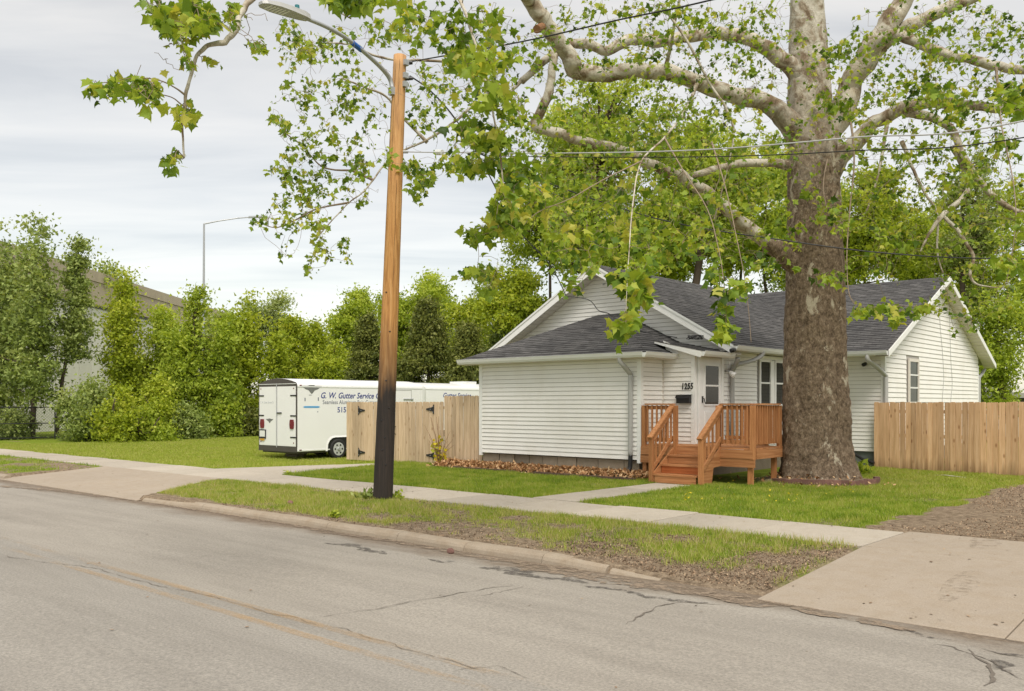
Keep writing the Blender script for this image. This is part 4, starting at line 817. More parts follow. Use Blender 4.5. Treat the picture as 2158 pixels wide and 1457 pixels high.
# ------------------------------------------------------------------ trailers
wh = simple('white_trailer_skin', (.80, .80, .79), .3, .04, 1.2, spec=.5); dk = simple('dark_trailer_frame', (.075, .065, .06), .5, .15); red = simple('red_lens', (.16, .012, .018), .25, .15)
blue = simple('blue_vinyl_letters', (.03, .045, .22), .4, .05); grey = simple('grey_vinyl_letters', (.16, .17, .22), .4, .05); lblue = simple('light_blue_vinyl', (.08, .33, .62), .4, .05); faint = simple('faded_door_letters', (.5, .52, .54), .5, .05); emb = simple('emblem_grey', (.17, .175, .17), .4, .3, 25)
def trailer(X1, Y0, W_, L, zb, zt, gz, label, full=True):
    X0 = X1 - W_; root = thing('cargo_trailer', ((X0 + X1) / 2, Y0 + L / 2, gz), label, 'trailer', 'white trailers behind the pine gate'); zs_ = zt - .3
    def prof(k, inset=0):
        p = [(X0 + inset, zb), (X1 - inset, zb), (X1 - inset, zs_)]
        for i in range(1, 5): a = math.pi / 2 * i / 5; p.append((X1 - inset - .12 * (1 - math.cos(a)), zs_ + .16 * math.sin(a)))
        for i in range(0, 11): t = i / 10; x = X1 - .12 - inset + (X0 + .12 + inset - (X1 - .12 - inset)) * t; p.append((x, zs_ + .16 + .14 * (1 - (2 * t - 1) ** 2)))
        for i in range(1, 5): a = math.pi / 2 * (5 - i) / 5; p.append((X0 + inset + .12 * (1 - math.cos(a)), zs_ + .16 * math.sin(a)))
        p.append((X0 + inset, zs_)); return p
    mb = MB(); sl = [(Y0 + .03, 0, 0), (Y0 + L - .35, 0, 0), (Y0 + L - .2, .03, .02), (Y0 + L - .08, .09, .07), (Y0 + L, .2, .2)]; k = None
    for y, ins, dz in sl:
        P = prof(0, ins); k = len(P); mb.v += [(x, y, z - (dz if z > zs_ else 0)) for x, z in P]
    for i in range(len(sl) - 1):
        for j in range(k): mb.f.append((i * k + j, i * k + (j + 1) % k, (i + 1) * k + (j + 1) % k, (i + 1) * k + j))
    mb.f += [tuple(range(k)), tuple((len(sl) - 1) * k + j for j in range(k))[::-1]]
    body = mb.build('body', wh, root)
    for sx, xx in ((1, X1), (-1, X0)):
        for z in (zs_ - .02, zb + .02): MB().box(min(xx, xx + sx * .012), max(xx, xx + sx * .012), Y0 + .03, Y0 + L - .35, z, z + .035).build('side_trim', M['gutter'], body)
    MB().box(X1 + .0005, X1 + .008, Y0 + L - .5, Y0 + L - .47, zb + .06, zs_ - .03).build('side_trim', M['gutter'], body)
    # wheels
    for xx, sg in ((X1 - .05, 1), (X0 + .05, -1)):
        for yw in (Y0 + 1.75, Y0 + 2.65):
            R = .36; w = MB().tube([(xx - sg * .11, yw, gz + R), (xx - sg * .1, yw, gz + R), (xx + sg * .07, yw, gz + R), (xx + sg * .1, yw, gz + R)], [R - .05, R, R, R - .04], 26).build('wheel', M['rubber'], root)
            rim = MB().tube([(xx + sg * .06, yw, gz + R), (xx + sg * .102, yw, gz + R), (xx + sg * .104, yw, gz + R)], [.24, .235, .2], 22).build('rim', M['steel'], w)
            for i in range(6):
                a = i * math.pi / 3; c = (xx + sg * .107, yw + .155 * math.cos(a), gz + R + .155 * math.sin(a)); MB().tube([c, (c[0] + sg * .002, c[1], c[2])], .035, 8).build('rim_hole', M['black'], w)
            MB().tube([(xx + sg * .1, yw, gz + R), (xx + sg * .14, yw, gz + R)], [.07, .05], 12).build('hub', M['galv'], w)
    MB().box(X0 + .3, X1 - .3, Y0 + 1.7, Y0 + 1.8, gz + .3, gz + .4).build('axle', dk, root); MB().box(X0 + .3, X1 - .3, Y0 + 2.6, Y0 + 2.7, gz + .3, gz + .4).build('axle', dk, root); MB().box(X0 + .1, X1 - .1, Y0 + .1, Y0 + L - .2, zb - .08, zb - .002).build('chassis', dk, root)
    # wheel arch on the visible side
    yc = Y0 + 2.2; arch = []; 
    for i in range(15): a = math.pi * i / 14; arch.append((yc - math.cos(a) * .92, zb - .02 + min(.48, .6 * math.sin(a) ** .6)))
    MB().prism([(X1 + .001, y, z) for y, z in arch], (.006, 0, 0)).build('wheel_well', M['black'], body)
    o_ = [(yc + (y - yc) * 1.08, zb - .02 + (z - zb + .02) * 1.12) for y, z in arch]
    mb = MB()
    for (y, z), (y2, z2) in zip(arch, o_): mb.v += [(X1 + .03, y, z), (X1 + .01, y2, z2), (X1 - .0, y, z)]
    for i in range(len(arch) - 1): a = 3 * i; mb.f += [(a, a + 3, a + 4, a + 1), (a, a + 2, a + 5, a + 3)]
    mb.build('fender', wh, body)
    # tongue
    MB().beam((X0 + .5, Y0 + L - .1, zb - .04), ((X0 + X1) / 2, Y0 + L + 1.2, zb - .04), .08, .1).build('tongue', dk, root); MB().beam((X1 - .5, Y0 + L - .1, zb - .04), ((X0 + X1) / 2, Y0 + L + 1.2, zb - .04), .08, .1).build('tongue', dk, root)
    MB().tube([((X0 + X1) / 2, Y0 + L + 1.0, gz), ((X0 + X1) / 2, Y0 + L + 1.0, zb + .35)], .035, 8).build('jack', M['galv'], root)
    # rear end
    MB().box(X0 + .01, X1 - .01, Y0 - .012, Y0 + .035, zb - .02, zb + .17).build('rear_sill', dk, root)
    pr = [(x, z) for x, z in prof(0) if z > zs_ - .001]; MB().prism([(x, Y0 + .0, z - .004) for x, z in pr], (0, .029, 0)).build('rear_header', dk, root)
    MB().box(X0 + .05, X1 - .05, Y0 - .012, Y0 - .001, zs_ + .09, zs_ + .11).build('header_trim', M['gutter'], root)
    for xx in (X0, X1 - .05): MB().box(xx, xx + .05, Y0 - .001, Y0 + .029, zb + .17, zs_).build('rear_post', dk, root)
    xm = (X0 + X1) / 2
    for a, b_, s in ((X0 + .06, xm - .012, -1), (xm + .012, X1 - .06, 1)):
        d = MB().box(a, b_, Y0 - .01, Y0 + .028, zb + .18, zs_ + .01).build('rear_door', wh, root); xo = a if s < 0 else b_
        for t in (.14, .5, .84): z = zb + .18 + (zs_ - zb - .18) * t; MB().box(min(xo - s * .3, xo + s * .05), max(xo - s * .3, xo + s * .05), Y0 - .024, Y0 - .012, z, z + .045).build('hinge', M['black'], d)
        xl = xo - s * .2
        MB().prism([(xl + .13 * math.cos(q) ** 1 * (1 if abs(math.cos(q)) < .8 else .95), Y0 - .012, zb + .95 + .19 * max(-.85, min(.85, 1.2 * math.sin(q)))) for q in [i * math.pi / 8 for i in range(16)]], (0, -.03, 0)).build('tail_light', red, d)
        for z in (zb + .3, zs_ - .06): MB().box(xo - s * .1 - .02, xo - s * .1 + .02, Y0 - .02, Y0 - .012, z - .02, z + .02).build('marker_light', red, d)
    MB().tube([(xm, Y0 - .03, zb + .12), (xm, Y0 - .03, zs_ + .12)], .014, 6).build('lock_bar', M['galv'], root); MB().box(xm + .02, xm + .3, Y0 - .04, Y0 - .02, zb + 1.32, zb + 1.36).build('lock_handle', M['black'], root)
    MB().box(X1 - .001, X1 + .012, Y0 + .1, Y0 + .2, zb + .03, zb + .07).build('marker_light', red, body); MB().box(X1 - .001, X1 + .012, Y0 + .12, Y0 + .2, zs_ + .03, zs_ + .06).build('marker_light', red, body)
    if full:
        def emblem(o, u, n_, s):
            o, u, n_ = Vector(o), Vector(u), Vector(n_); pts = [(-1, .28), (-.35, .3), (-.2, .36), (.2, .36), (.35, .3), (1, .28), (.55, .02), (.3, -.05), (.12, -.25), (0, -.34), (-.12, -.25), (-.3, -.05), (-.55, .02)]
            e_ = MB().prism([o + u * x * s + Vector((0, 0, z * s)) for x, z in pts], n_ * .004).build('emblem', emb, body); return e_
        emblem((X1 + .002, Y0 + .62, 2.46), (0, 1, 0), (1, 0, 0), .44); emblem((X0 + .72, Y0 - .012, zb + 1.05), (1, 0, 0), (0, -1, 0), .24)
        T = lambda s, sz, y, z, mt, **k: text('lettering', s, sz, (X1 + .003, y, z), (0, 1, 0), (1, 0, 0), mt, body, **k)
        T('G. W. Gutter Service Co', .30, Y0 + .98, 2.16, blue, shear=.3, squash=.92, bold=.004); T('Seamless Aluminum Rain Gutters', .2, Y0 + 1.08, 1.955, grey, squash=.93); T('515', .27, Y0 + 1.72, 1.655, blue, bold=.003); MB().box(X1 + .002, X1 + .005, Y0 + 2.2, Y0 + 2.42, 1.74, 1.755).build('lettering', blue, body)
        MB().prism([(X1 + .002, Y0 + .25, 1.85), (X1 + .002, Y0 + .33, 1.82), (X1 + .002, Y0 + .9, 1.82), (X1 + .002, Y0 + .98, 1.85), (X1 + .002, Y0 + .9, 1.88), (X1 + .002, Y0 + .33, 1.88)], (.003, 0, 0)).build('blue_decal', lblue, body)
        for y_, z in ((.32, 2.05), (.88, 2.07)): MB().box(X1 + .002, X1 + .005, Y0 + y_, Y0 + y_ + .04, z, z + .12).build('decal_mark', grey, body)
        MB().box(X1 + .002, X1 + .005, Y0 + .5, Y0 + .62, 2.26, 2.275).build('decal_mark', grey, body); MB().box(X1 + .002, X1 + .005, Y0 + .86, Y0 + .89, 1.66, 1.7).build('decal_mark', grey, body)
        text('lettering', 'G. W. Gutter Service Co', .105, (X0 + .12, Y0 - .012, 1.98), (1, 0, 0), (0, -1, 0), faint, body, squash=.8)
        p = MB().box(X0 + .08, X0 + .5, Y0 - .04, Y0 - .022, zb + .42, zb + .74).build('licence_plate', M['blackmetal'], root); MB().box(X0 + .12, X0 + .46, Y0 - .045, Y0 - .041, zb + .48, zb + .7).build('plate_face', M['gutter'], p); MB().box(X0 + .14, X0 + .4, Y0 - .04, Y0 - .022, zb + .34, zb + .41).build('plate_sticker', simple('amber_reflector', (.55, .3, .03)), p)
        sdr = MB().box(X1 + .002, X1 + .012, Y0 + 4.3, Y0 + 5.25, zb + .12, zs_ - .08).build('side_door', wh, body); 
        for a, b_, c, d in ((4.28, 4.3, zb + .1, zs_ - .06), (5.25, 5.27, zb + .1, zs_ - .06)): MB().box(X1 + .002, X1 + .018, Y0 + a, Y0 + b_, c, d).build('door_trim', M['spout'], body)
        MB().box(X1 + .002, X1 + .018, Y0 + 4.3, Y0 + 5.25, zs_ - .08, zs_ - .06).build('door_trim', M['spout'], body); MB().box(X1 + .012, X1 + .04, Y0 + 4.85, Y0 + 5.35, 2.12, 2.16).build('door_latch', M['galv'], body)
    else:
        T = lambda s, sz, y, z, mt, **k: text('lettering', s, sz, (X1 + .003, y, z), (0, 1, 0), (1, 0, 0), mt, body, **k)
        T('Gutter Service', .30, 27.25, 2.24, blue, shear=.3, squash=.98, bold=.004); MB().box(X0 + .8, X1 - .6, 29.2, 30.0, zt - .05, zt + .1).build('roof_vent', M['gutter'], body)
    return root
trailer(-26.1, 18.0, 2.36, 6.2, .30, 2.86, -.02, 'white cargo trailer with blue G. W. Gutter Service lettering and rear doors')
trailer(-28.5, 25.4, 2.36, 6.2, .35, 2.9, -.02, 'second white cargo trailer standing beyond the nose of the lettered one', False)
pst = MB(); pst.tube([(-28.0, 19.0, .02), (-27.3, 19.0, .02)], [.22, .2], 9); o = pst.build('timber_block', M['found']); tag(o, 'grey block lying in the grass under the lettered trailer', 'block')

# ------------------------------------------------------------------ utility pole and street lamp
pb = atZ(806, 1052, .19); pb.z = .05; ptop = wrd(843, 118, 16.75); 
pole = thing('utility_pole', (pb.x, pb.y, .15), 'leaning wooden utility pole with blackened lower half on the verge', 'utility pole')
pp = [pb.lerp(ptop, i / 40) for i in range(41)]; pr_ = [.185 - .065 * i / 40 for i in range(41)]; pr_[0] = .2
mb = MB().tube(pp, pr_, 28, wob=.012); mb.build('shaft', M['pole'], pole, True)
pdir = (ptop - pb).normalized(); P_at = lambda py: pb + (ptop - pb) * ((1047 - py) / (1047 - 118))
rt = Vector((CS, SN, 0)); fwd = Vector((-SN, CS, 0))
for py, sx in ((135, .125), (162, .125), (180, .125)):
    c = P_at(py) + rt * sx * .9 - fwd * .06; MB().box(c.x - .05, c.x + .05, c.y - .05, c.y + .05, c.z - .05, c.z + .05).build('bracket', M['galv'], pole)
MB().tube([P_at(132) + rt * .11, P_at(132) + rt * .24], [.05, .035], 10).build('insulator', M['blackmetal'], pole); MB().tube([P_at(165) + rt * .12, P_at(165) + rt * .26], [.045, .03], 10).build('insulator', M['blackmetal'], pole); MB().tube([P_at(318) + rt * .1, P_at(318) + rt * .22], [.03, .03], 8).build('cable_clamp', M['galv'], pole)
q = [P_at(y) - rt * (.17 - .00006 * (1047 - y)) - fwd * .03 for y in (1000, 800, 600, 400, 220)]; MB().tube(q, .008, 5).build('ground_wire', M['blackmetal'], pole)
for a_, y0_, y1_ in ((-.5, 130, 330), (.35, 380, 600), (.1, 130, 230)):
    q = []
    for k in range(14):
        py = y0_ + (y1_ - y0_) * k / 13; t_ = (1047 - py) / 929; rr_ = .185 - .065 * t_ + .0005; aa = a_ + .03 * math.sin(k * 1.3); q.append(P_at(py) + rt * rr_ * math.sin(aa) - fwd * rr_ * math.cos(aa))
    MB().tube(q, [.001] + [.003] * 12 + [.001], 4).build('drying_crack', simple('crack_shadow_wood', (.05, .03, .015)), pole)
for py, a_ in ((690, .2), (610, -.4), (905, .1), (870, -.3), (845, .4), (790, 0), (930, -.1), (960, .3)):
    t_ = (1047 - py) / 929; c = P_at(py) + rt * (.19 - .065 * t_) * math.sin(a_) - fwd * (.187 - .065 * t_) * math.cos(a_); MB().box(c.x - .012, c.x + .012, c.y - .012, c.y + .012, c.z - .01, c.z + .01).build('staple', M['blackmetal'], pole)
lamp = thing('street_lamp', tuple(P_at(180)), 'grey street lamp with flat head on a curved arm fixed to the utility pole', 'street lamp')
a0 = P_at(196) - rt * .1 - fwd * .1
ends = [a0, P_at(170) - rt * .16 - fwd * .12, wrd(795, 135, 16.3), wrd(740, 88, 15.7), wrd(690, 58, 15.2), wrd(640, 37, 14.8)]
ap = smooth_path(ends, 6); MB().tube(ap, [.045 - .012 * i / len(ap) for i in range(len(ap))], 10).build('arm', M['galv'], lamp, True)
c = P_at(190) - rt * .11 - fwd * .09; MB().box(c.x - .06, c.x + .06, c.y - .05, c.y + .05, c.z - .12, c.z + .02).build('arm_bracket', M['galv'], lamp)
MB().tube([wrd(742, 90, 15.72), wrd(762, 106, 15.95)], .047, 10).build('blue_band', simple('blue_tape', (.03, .12, .42)), lamp)
h0, h1 = wrd(650, 40, 14.9), wrd(549, 6, 14.15); hd = (h1 - h0).normalized(); hs_ = Vector((0, 0, 1)).cross(hd).normalized(); hu = hd.cross(hs_); L = (h1 - h0).length
hm = MB(); st = [(0, .07, .06), (.12, .11, .075), (.45, .15, .07), (.7, .16, .06), (.93, .12, .035), (1, .06, .02)]
for t, w, hh in st:
    p = h0 + hd * L * t; hm.v += [tuple(p - hs_ * w - hu * .025), tuple(p + hs_ * w - hu * .025), tuple(p + hs_ * w * .75 + hu * hh), tuple(p - hs_ * w * .75 + hu * hh)]
for i in range(len(st) - 1):
    for j in range(4): hm.f.append((4 * i + j, 4 * i + (j + 1) % 4, 4 * i + 4 + (j + 1) % 4, 4 * i + 4 + j))
hm.f += [(3, 2, 1, 0), tuple(4 * (len(st) - 1) + j for j in range(4))]; hm.build('lamp_head', M['spout'], lamp)
for k in range(6): p = h0 + hd * L * (.5 + .07 * k) - hu * .03; MB().beam(p - hs_ * .1, p + hs_ * .1, .03, .012).build('led_bar', M['gutter'], lamp)
pc = h0 + hd * L * .24 + hu * .07; MB().tube([pc, pc + Vector((0, 0, .09))], [.042, .038], 12).build('photocell', simple('teal_photocell', (.02, .16, .18), .3), lamp)

# ------------------------------------------------------------------ cables
def cable(pts, r, mat, label, sub=10):
    o = MB().tube(smooth_path(pts, sub), r, 6).build('cable', mat, None, True); return tag(o, label, 'cable')
al = simple('bare_aluminium_cable', (.5, .5, .5), .4, .1, metal=.3)
YW = pb.y + .2
p0 = P_at(130) + rt * .22
cable([p0, atY(1100, 88, 11.0), atY(1300, 43, 11.0), atY(1500, 0, 11.0), (-3, 11, 7.3), (8, 11, 7.4), (27, 11, 8.8)], .012, M['black'], 'upper black power cable running from the pole top along the street')
p1 = P_at(318) + rt * .2
cable([p1, atY(960, 322, 11.1), atY(1200, 323, 11.1), atY(1480, 316, 11.1), atY(1800, 290, 11.1), atY(2158, 255, 11.1), (2, 11.1, 5.4), (27, 11.1, 7)], .009, al, 'bright bare cable strung from mid pole across the sycamore trunk')
cable([atY(1000, 324, 11.12), atY(1090, 330, 11.12), atY(1480, 331, 11.12), atY(1800, 318, 11.12), atY(2158, 290, 11.12), (2, 11.12, 5.0), (27, 11.12, 6.6)], .007, M['black'], 'thin black cable just below the bright bare one')
hb = Vector((-15.7, RK - .08, 5.0))
cable([P_at(160) + rt * .2, wrd(905, 190, 17.2), wrd(955, 245, 17.8), wrd(1010, 330, 18.8), wrd(1090, 480, 20.8), wrd(1160, 560, 22.4), hb], .014, M['black'], 'black service drop sagging from the pole down to the house gable')
cable([hb, wrd(1240, 632, 24.0), wrd(1262, 655, 23.5), (-13.9, 19.4, 4.35), (-13.1, 18.9, 3.98), (-12.4, 18.75, 3.75), (-11.7, 19.2, 3.6)], .012, M['black'], 'black cable lying over the hipped porch roof', 6)
cable([wrd(1005, 322, 17.0), wrd(1180, 395, 16.5), wrd(1400, 465, 16.0), wrd(1640, 505, 15.6), wrd(1880, 535, 15.2), wrd(2158, 546, 15), wrd(2700, 540, 15)], .011, M['black'], 'slack black cable crossing low in front of the sycamore trunk')
w = MB().tube([p1.lerp(atY(960, 322, 11.1), .62), p1.lerp(atY(960, 322, 11.1), .74)], [.05, .05], 8).build('cable_insulator', M['gutter']); tag(w, 'pale insulator bead on the bright bare cable', 'insulator')
w = MB().tube([wrd(985, 326, 17.0), wrd(1005, 322, 17.0), wrd(1030, 318, 17.0)], [.02, .06, .03], 8).build('cable_splice', M['blackmetal']); tag(w, 'dark cable splice hanging among the leaves near the pole', 'splice')
cl = []
for i in range(44): a = i * .62; cl.append(Vector((-11.25 + .17 * math.cos(a) * (1 + .2 * math.sin(i)), 19.3 + .14 * math.sin(a * 1.03), 3.49 + .10 * math.sin(a * .8) ** 2 + .05)))
o = MB().tube(cl, .008, 5).build('cable_coil', M['black'], None, True); tag(o, 'loose coil of black cable on the vestibule roof', 'cable')

# ------------------------------------------------------------------ far setting: warehouse, chain link fence, tall lamp, shed
def CW(r_, d, z): return Vector((r_ * CS - d * SN, r_ * SN + d * CS, z))
wh_root = thing('warehouse', tuple(CW(-38, 75, -.1)), 'long pale warehouse with tan concrete parapet behind the trees', 'building')
pan = simple('pale_wall_panel', (.74, .71, .67), .7, .1, .8, objrand=.06); tan = simple('tan_parapet_concrete', (.46, .385, .29), .85, .2, 1.2, objrand=.06); wr0 = -33.0
MB().hexa([CW(wr0 - 14, 30, -.4), CW(wr0 - .3, 30, -.4), CW(wr0 - .3, 104, -.4), CW(wr0 - 14, 104, -.4), CW(wr0 - 14, 30, 10.0), CW(wr0 - .3, 30, 10.0), CW(wr0 - .3, 104, 10.0), CW(wr0 - 14, 104, 10.0)]).build('wall_core', pan, wh_root)
for i in range(37):
    d0 = 30 + i * 2.0
    MB().hexa([CW(wr0 - .3, d0 + .03, -.4), CW(wr0, d0 + .03, -.4), CW(wr0, d0 + 1.97, -.4), CW(wr0 - .3, d0 + 1.97, -.4), CW(wr0 - .3, d0 + .03, 9.55), CW(wr0, d0 + .03, 9.55), CW(wr0, d0 + 1.97, 9.55), CW(wr0 - .3, d0 + 1.97, 9.55)]).build('wall_panel', pan, wh_root)
for i in range(10):
    d0 = 30 + i * 7.4
    for z0, z1, pr in ((9.75, 11.55, .25), (11.58, 12.4, .32)): MB().hexa([CW(wr0 - .6, d0 + .03, z0), CW(wr0 + pr, d0 + .03, z0), CW(wr0 + pr, d0 + 7.37, z0), CW(wr0 - .6, d0 + 7.37, z0), CW(wr0 - .6, d0 + .03, z1), CW(wr0 + pr, d0 + .03, z1), CW(wr0 + pr, d0 + 7.37, z1), CW(wr0 - .6, d0 + 7.37, z1)]).build('parapet_panel', tan, wh_root)
MB().hexa([CW(wr0 - .6, 30, 9.56), CW(wr0 + .1, 30, 9.56), CW(wr0 + .1, 104, 9.56), CW(wr0 - .6, 104, 9.56), CW(wr0 - .6, 30, 9.74), CW(wr0 + .1, 30, 9.74), CW(wr0 + .1, 104, 9.74), CW(wr0 - .6, 104, 9.74)]).build('drip_ledge', M['blackmetal'], wh_root)
lk = thing('chain_link_fence', (-52, 28, -.1), 'black chain link fence half hidden behind the tree line', 'fence')
fy = np.arange(8, 60, 3.0)
for y in fy: MB().tube([(-52, y, -.2), (-52, y, 1.85)], .04, 6).build('fence_post', M['blackmetal'], lk)
for z in (.12, .9, 1.78): MB().tube([(-52, 8, z), (-52, 59, z)], .028, 5).build('fence_rail', M['blackmetal'], lk)
mb = MB(); y = 8.0
while y < 50:
    for s in (1, -1):
        ya = y if s > 0 else y + 1.7; mb.add([(-52.0, ya, .05), (-52.0, ya + .012, .05), (-52.0, ya + s * 1.7 + .012, 1.75), (-52.0, ya + s * 1.7, 1.75)], [(0, 1, 2, 3)])
    y += .16
o = mb.build('wire_mesh', M['blackmetal'], lk); o['kind'] = 'stuff'
tl0, tl1 = wrd(428, 930, 66), wrd(430, 472, 66)
tl = thing('street_lamp', (tl0.x, tl0.y, -.2), 'tall thin grey highway lamp rising far behind the tree line', 'street lamp')
MB().tube([Vector((tl0.x, tl0.y, -.3)), tl1], [.13, .07], 8).build('pole', M['galv'], tl); ta = [tl1, wrd(460, 466, 66.5), wrd(500, 460, 67), wrd(528, 458, 67.5)]
MB().tube(ta, [.06, .05, .045, .04], 7).build('arm', M['galv'], tl); MB().beam(wrd(524, 458, 67.5), wrd(556, 457, 68), .3, .12).build('lamp_head', M['galv'], tl)
g0 = wrd(2165, 850, 44); gr = thing('garage', (g0.x, g0.y, -.1), 'small far garage with pale flat roof beyond the cedar fence', 'garage')
MB().box(g0.x - 3.6, g0.x + 4, g0.y, g0.y + 6, -.2, 2.25).build('wall', simple('garage_wall_dark', (.13, .12, .11)), gr); MB().box(g0.x - 3.8, g0.x + 4.2, g0.y - .3, g0.y + 6.3, 2.26, 2.5).build('roof', simple('garage_roof_pale', (.5, .49, .47)), gr)
MB().box(g0.x - 2.4, g0.x + .4, g0.y - .03, g0.y - .001, -.1, 2.0).build('door', M['gutter'], gr)

# ------------------------------------------------------------------ background trees
def leaf_cards(P, size, r, asp=.45, droop=.25):
    n = len(P); t = r.normal(0, 1, (n, 3)); t[:, 2] -= droop; t /= np.linalg.norm(t, axis=1)[:, None]; q = r.normal(0, 1, (n, 3)); s = np.cross(t, q); s /= np.linalg.norm(s, axis=1)[:, None] + 1e-9
    L = size * r.uniform(.6, 1.4, n)[:, None]; nn = np.cross(s, t)
    return np.stack([P, P + t * L * .5 + s * L * asp + nn * L * .1, P + t * L, P + t * L * .5 - s * L * asp + nn * L * .1], 1).reshape(-1, 3)
def leaf_tris(P, size, r, droop=.25):
    n = len(P); t = r.normal(0, 1, (n, 3)); t[:, 2] -= droop; t /= np.linalg.norm(t, axis=1)[:, None]; q = r.normal(0, 1, (n, 3)); s = np.cross(t, q); s /= np.linalg.norm(s, axis=1)[:, None] + 1e-9
    L = size * r.uniform(.5, 1.5, n)[:, None]; return np.stack([P - s * L * .42, P + s * L * .42, P + t * L * 1.15], 1).reshape(-1, 3)
def tree(name, label, group, px, d, top, bot, hw, leafm, nleaf, size, seed, zb=-.05, trunk_r=.16, lobes=9, ncl=150, clr=.5, limbs=26, cone=0.0, cat='tree', gap=.0, base_px=None, lean=0, stems=1, spires=0, thin=1.0):
    nleaf = int(nleaf * 2.6 * thin); size *= .60; lobes = int(lobes * 1.5); ncl = int(ncl * 1.35); limbs = int(limbs * 1.7); clr *= (1.02 if d > 48 or cat == 'bush' else .9)
    r = np.random.default_rng(seed); rd = random.Random(seed); b_ = wrd(base_px or px, 900, d); base = Vector((b_.x, b_.y, zb)); cpos = wrd(px, (top + bot) / 2, d); H = wrd(px, top, d).z; zlo = wrd(px, bot, d).z; R = hw * d / F; cz = (H + zlo) / 2; rz_ = (H - zlo) / 2
    root = thing(name, tuple(base), label, cat, group)
    u = r.normal(0, 1, (lobes, 3)); u /= np.linalg.norm(u, axis=1)[:, None]; lc = u * r.uniform(.3, .85, lobes)[:, None]; lr = r.uniform(.16, .38, lobes)
    li = r.integers(0, lobes, ncl); v = r.normal(0, 1, (ncl, 3)); v /= np.linalg.norm(v, axis=1)[:, None]; C_ = lc[li] + v * (lr[li] * r.uniform(.25, 1, ncl) ** .5)[:, None]
    if cone: 
        tt = np.sort(r.uniform(0, 1, ncl)) ; ang = r.uniform(0, 6.28, ncl); rad = (1 - tt) ** .75 * r.uniform(.35, 1.0, ncl); C_ = np.stack([np.cos(ang) * rad, np.sin(ang) * rad, tt * 2 - 1], 1)
    if spires:
        si = r.integers(0, spires, ncl); so = r.uniform(-1, 1, (spires, 2)) * .6; stp = r.uniform(.0, .95, spires); stp[0] = 1.0; so[0] *= .3; h_ = r.uniform(0, 1, ncl) ** .85; ang = r.uniform(0, 6.28, ncl)
        rad = (.78 / spires ** .35) * (np.clip(1.08 - h_, 0, 1) ** .95) * np.minimum(1, .3 + h_ * 1.7) * r.uniform(.1, 1.25, ncl); C_ = np.stack([so[si, 0] + np.cos(ang) * rad, so[si, 1] + np.sin(ang) * rad, -1 + h_ * (1 + stp[si])], 1) + r.normal(0, .07, (ncl, 3))
    C_[:, 2] = np.clip(C_[:, 2], -1.05, 1.05); fade = 1.0
    Pc = np.stack([cpos.x + C_[:, 0] * R, cpos.y + C_[:, 1] * R, cz + C_[:, 2] * rz_], 1)
    per = max(4, nleaf // ncl); w = r.uniform(.5, 1.5, ncl); cnt = np.maximum(3, (per * w)).astype(int); idx = np.repeat(np.arange(ncl), cnt); n = len(idx)
    off_ = r.normal(0, 1, (n, 3)) * clr * np.array([1, 1, .6]) * r.uniform(.4, 1.0, n)[:, None]; P = Pc[idx] + off_
    V = leaf_tris(P, size, r); tint = np.clip(.5 + .17 * r.normal(0, 1, ncl)[idx] + .2 * r.normal(0, 1, n) + .1 * C_[idx, 2], 0, 1)
    V -= np.array(base); m = np_mesh('crown', V, np.arange(n * 3).reshape(n, 3), np.repeat(tint, 3)); cr = mesh_obj('crown', m, leafm, root); cr['kind'] = 'stuff'
    tb = MB(); topc = Vector((cpos.x, cpos.y, cz + rz_ * .55)); lb = MB()
    for s in range(stems):
        o = Vector((rd.uniform(-.3, .3), rd.uniform(-.3, .3), 0)) if stems > 1 else Vector((0, 0, 0)); e_ = topc + (Vector((rd.uniform(-.5, .5) * R, rd.uniform(-.5, .5) * R, 0)) if stems > 1 else Vector((0, 0, 0)))
        mid1 = base.lerp(e_, .35) + Vector((rd.uniform(-.25, .25), rd.uniform(-.25, .25), 0)); mid2 = base.lerp(e_, .7) + Vector((rd.uniform(-.3, .3), rd.uniform(-.3, .3), 0))
        path = smooth_path([base + o + Vector((0, 0, -.1)), base + o * .8 + Vector((0, 0, .5)), mid1, mid2, e_], 4); tb.tube(path, [trunk_r * (1.25 if i == 0 else 1) * (1 - .85 * i / (len(path) - 1)) + .012 for i in range(len(path))], 8, wob=.06)
        for k in r.permutation(ncl)[:limbs // stems]:
            c = Vector(Pc[k]); cand = [p for p in path[4:] if p.z < c.z + .3] or path[4:6]; p = min(cand, key=lambda q: (q - c).length + abs(c.z - q.z) * .2); mdl = p.lerp(c, .5) + Vector((0, 0, -.08 * (c - p).length))
            lb.tube([p, mdl, c], [trunk_r * .3, trunk_r * .18, .012], 5, caps=False)
    tb.build('trunk', M['trunk'], root, True); lb.build('limbs', M['trunk'], root, True)['kind'] = 'stuff'; return root
GL = 'trees along the black fence'
tree('roadside_tree', 'tallest airy green tree, thin trunked, in front of the warehouse wall', GL, 68, 50, 466, 850, 135, M['leaf_dull'], 9000, .26, 1, spires=6, ncl=210, clr=.48, lobes=13, limbs=46, trunk_r=.2, thin=.72)
tree('roadside_tree', 'slim yellow green tree whose tip crosses the warehouse parapet', GL, 262, 55, 582, 880, 68, M['leaf_yel'], 8000, .24, 2, ncl=130, spires=2, clr=.5, thin=.72)
tree('roadside_tree', 'narrow tree beside the tall airy one, top against the parapet', GL, 165, 52, 500, 760, 42, M['leaf_dull'], 4500, .25, 22, spires=2, ncl=70, clr=.4, base_px=120, thin=.72)
tree('roadside_tree', 'dense round green tree beneath the tall far lamp', GL, 408, 53, 612, 890, 88, M['leaf_bg'], 11000, .27, 3, spires=5, ncl=190, lobes=12, trunk_r=.24, thin=.72)
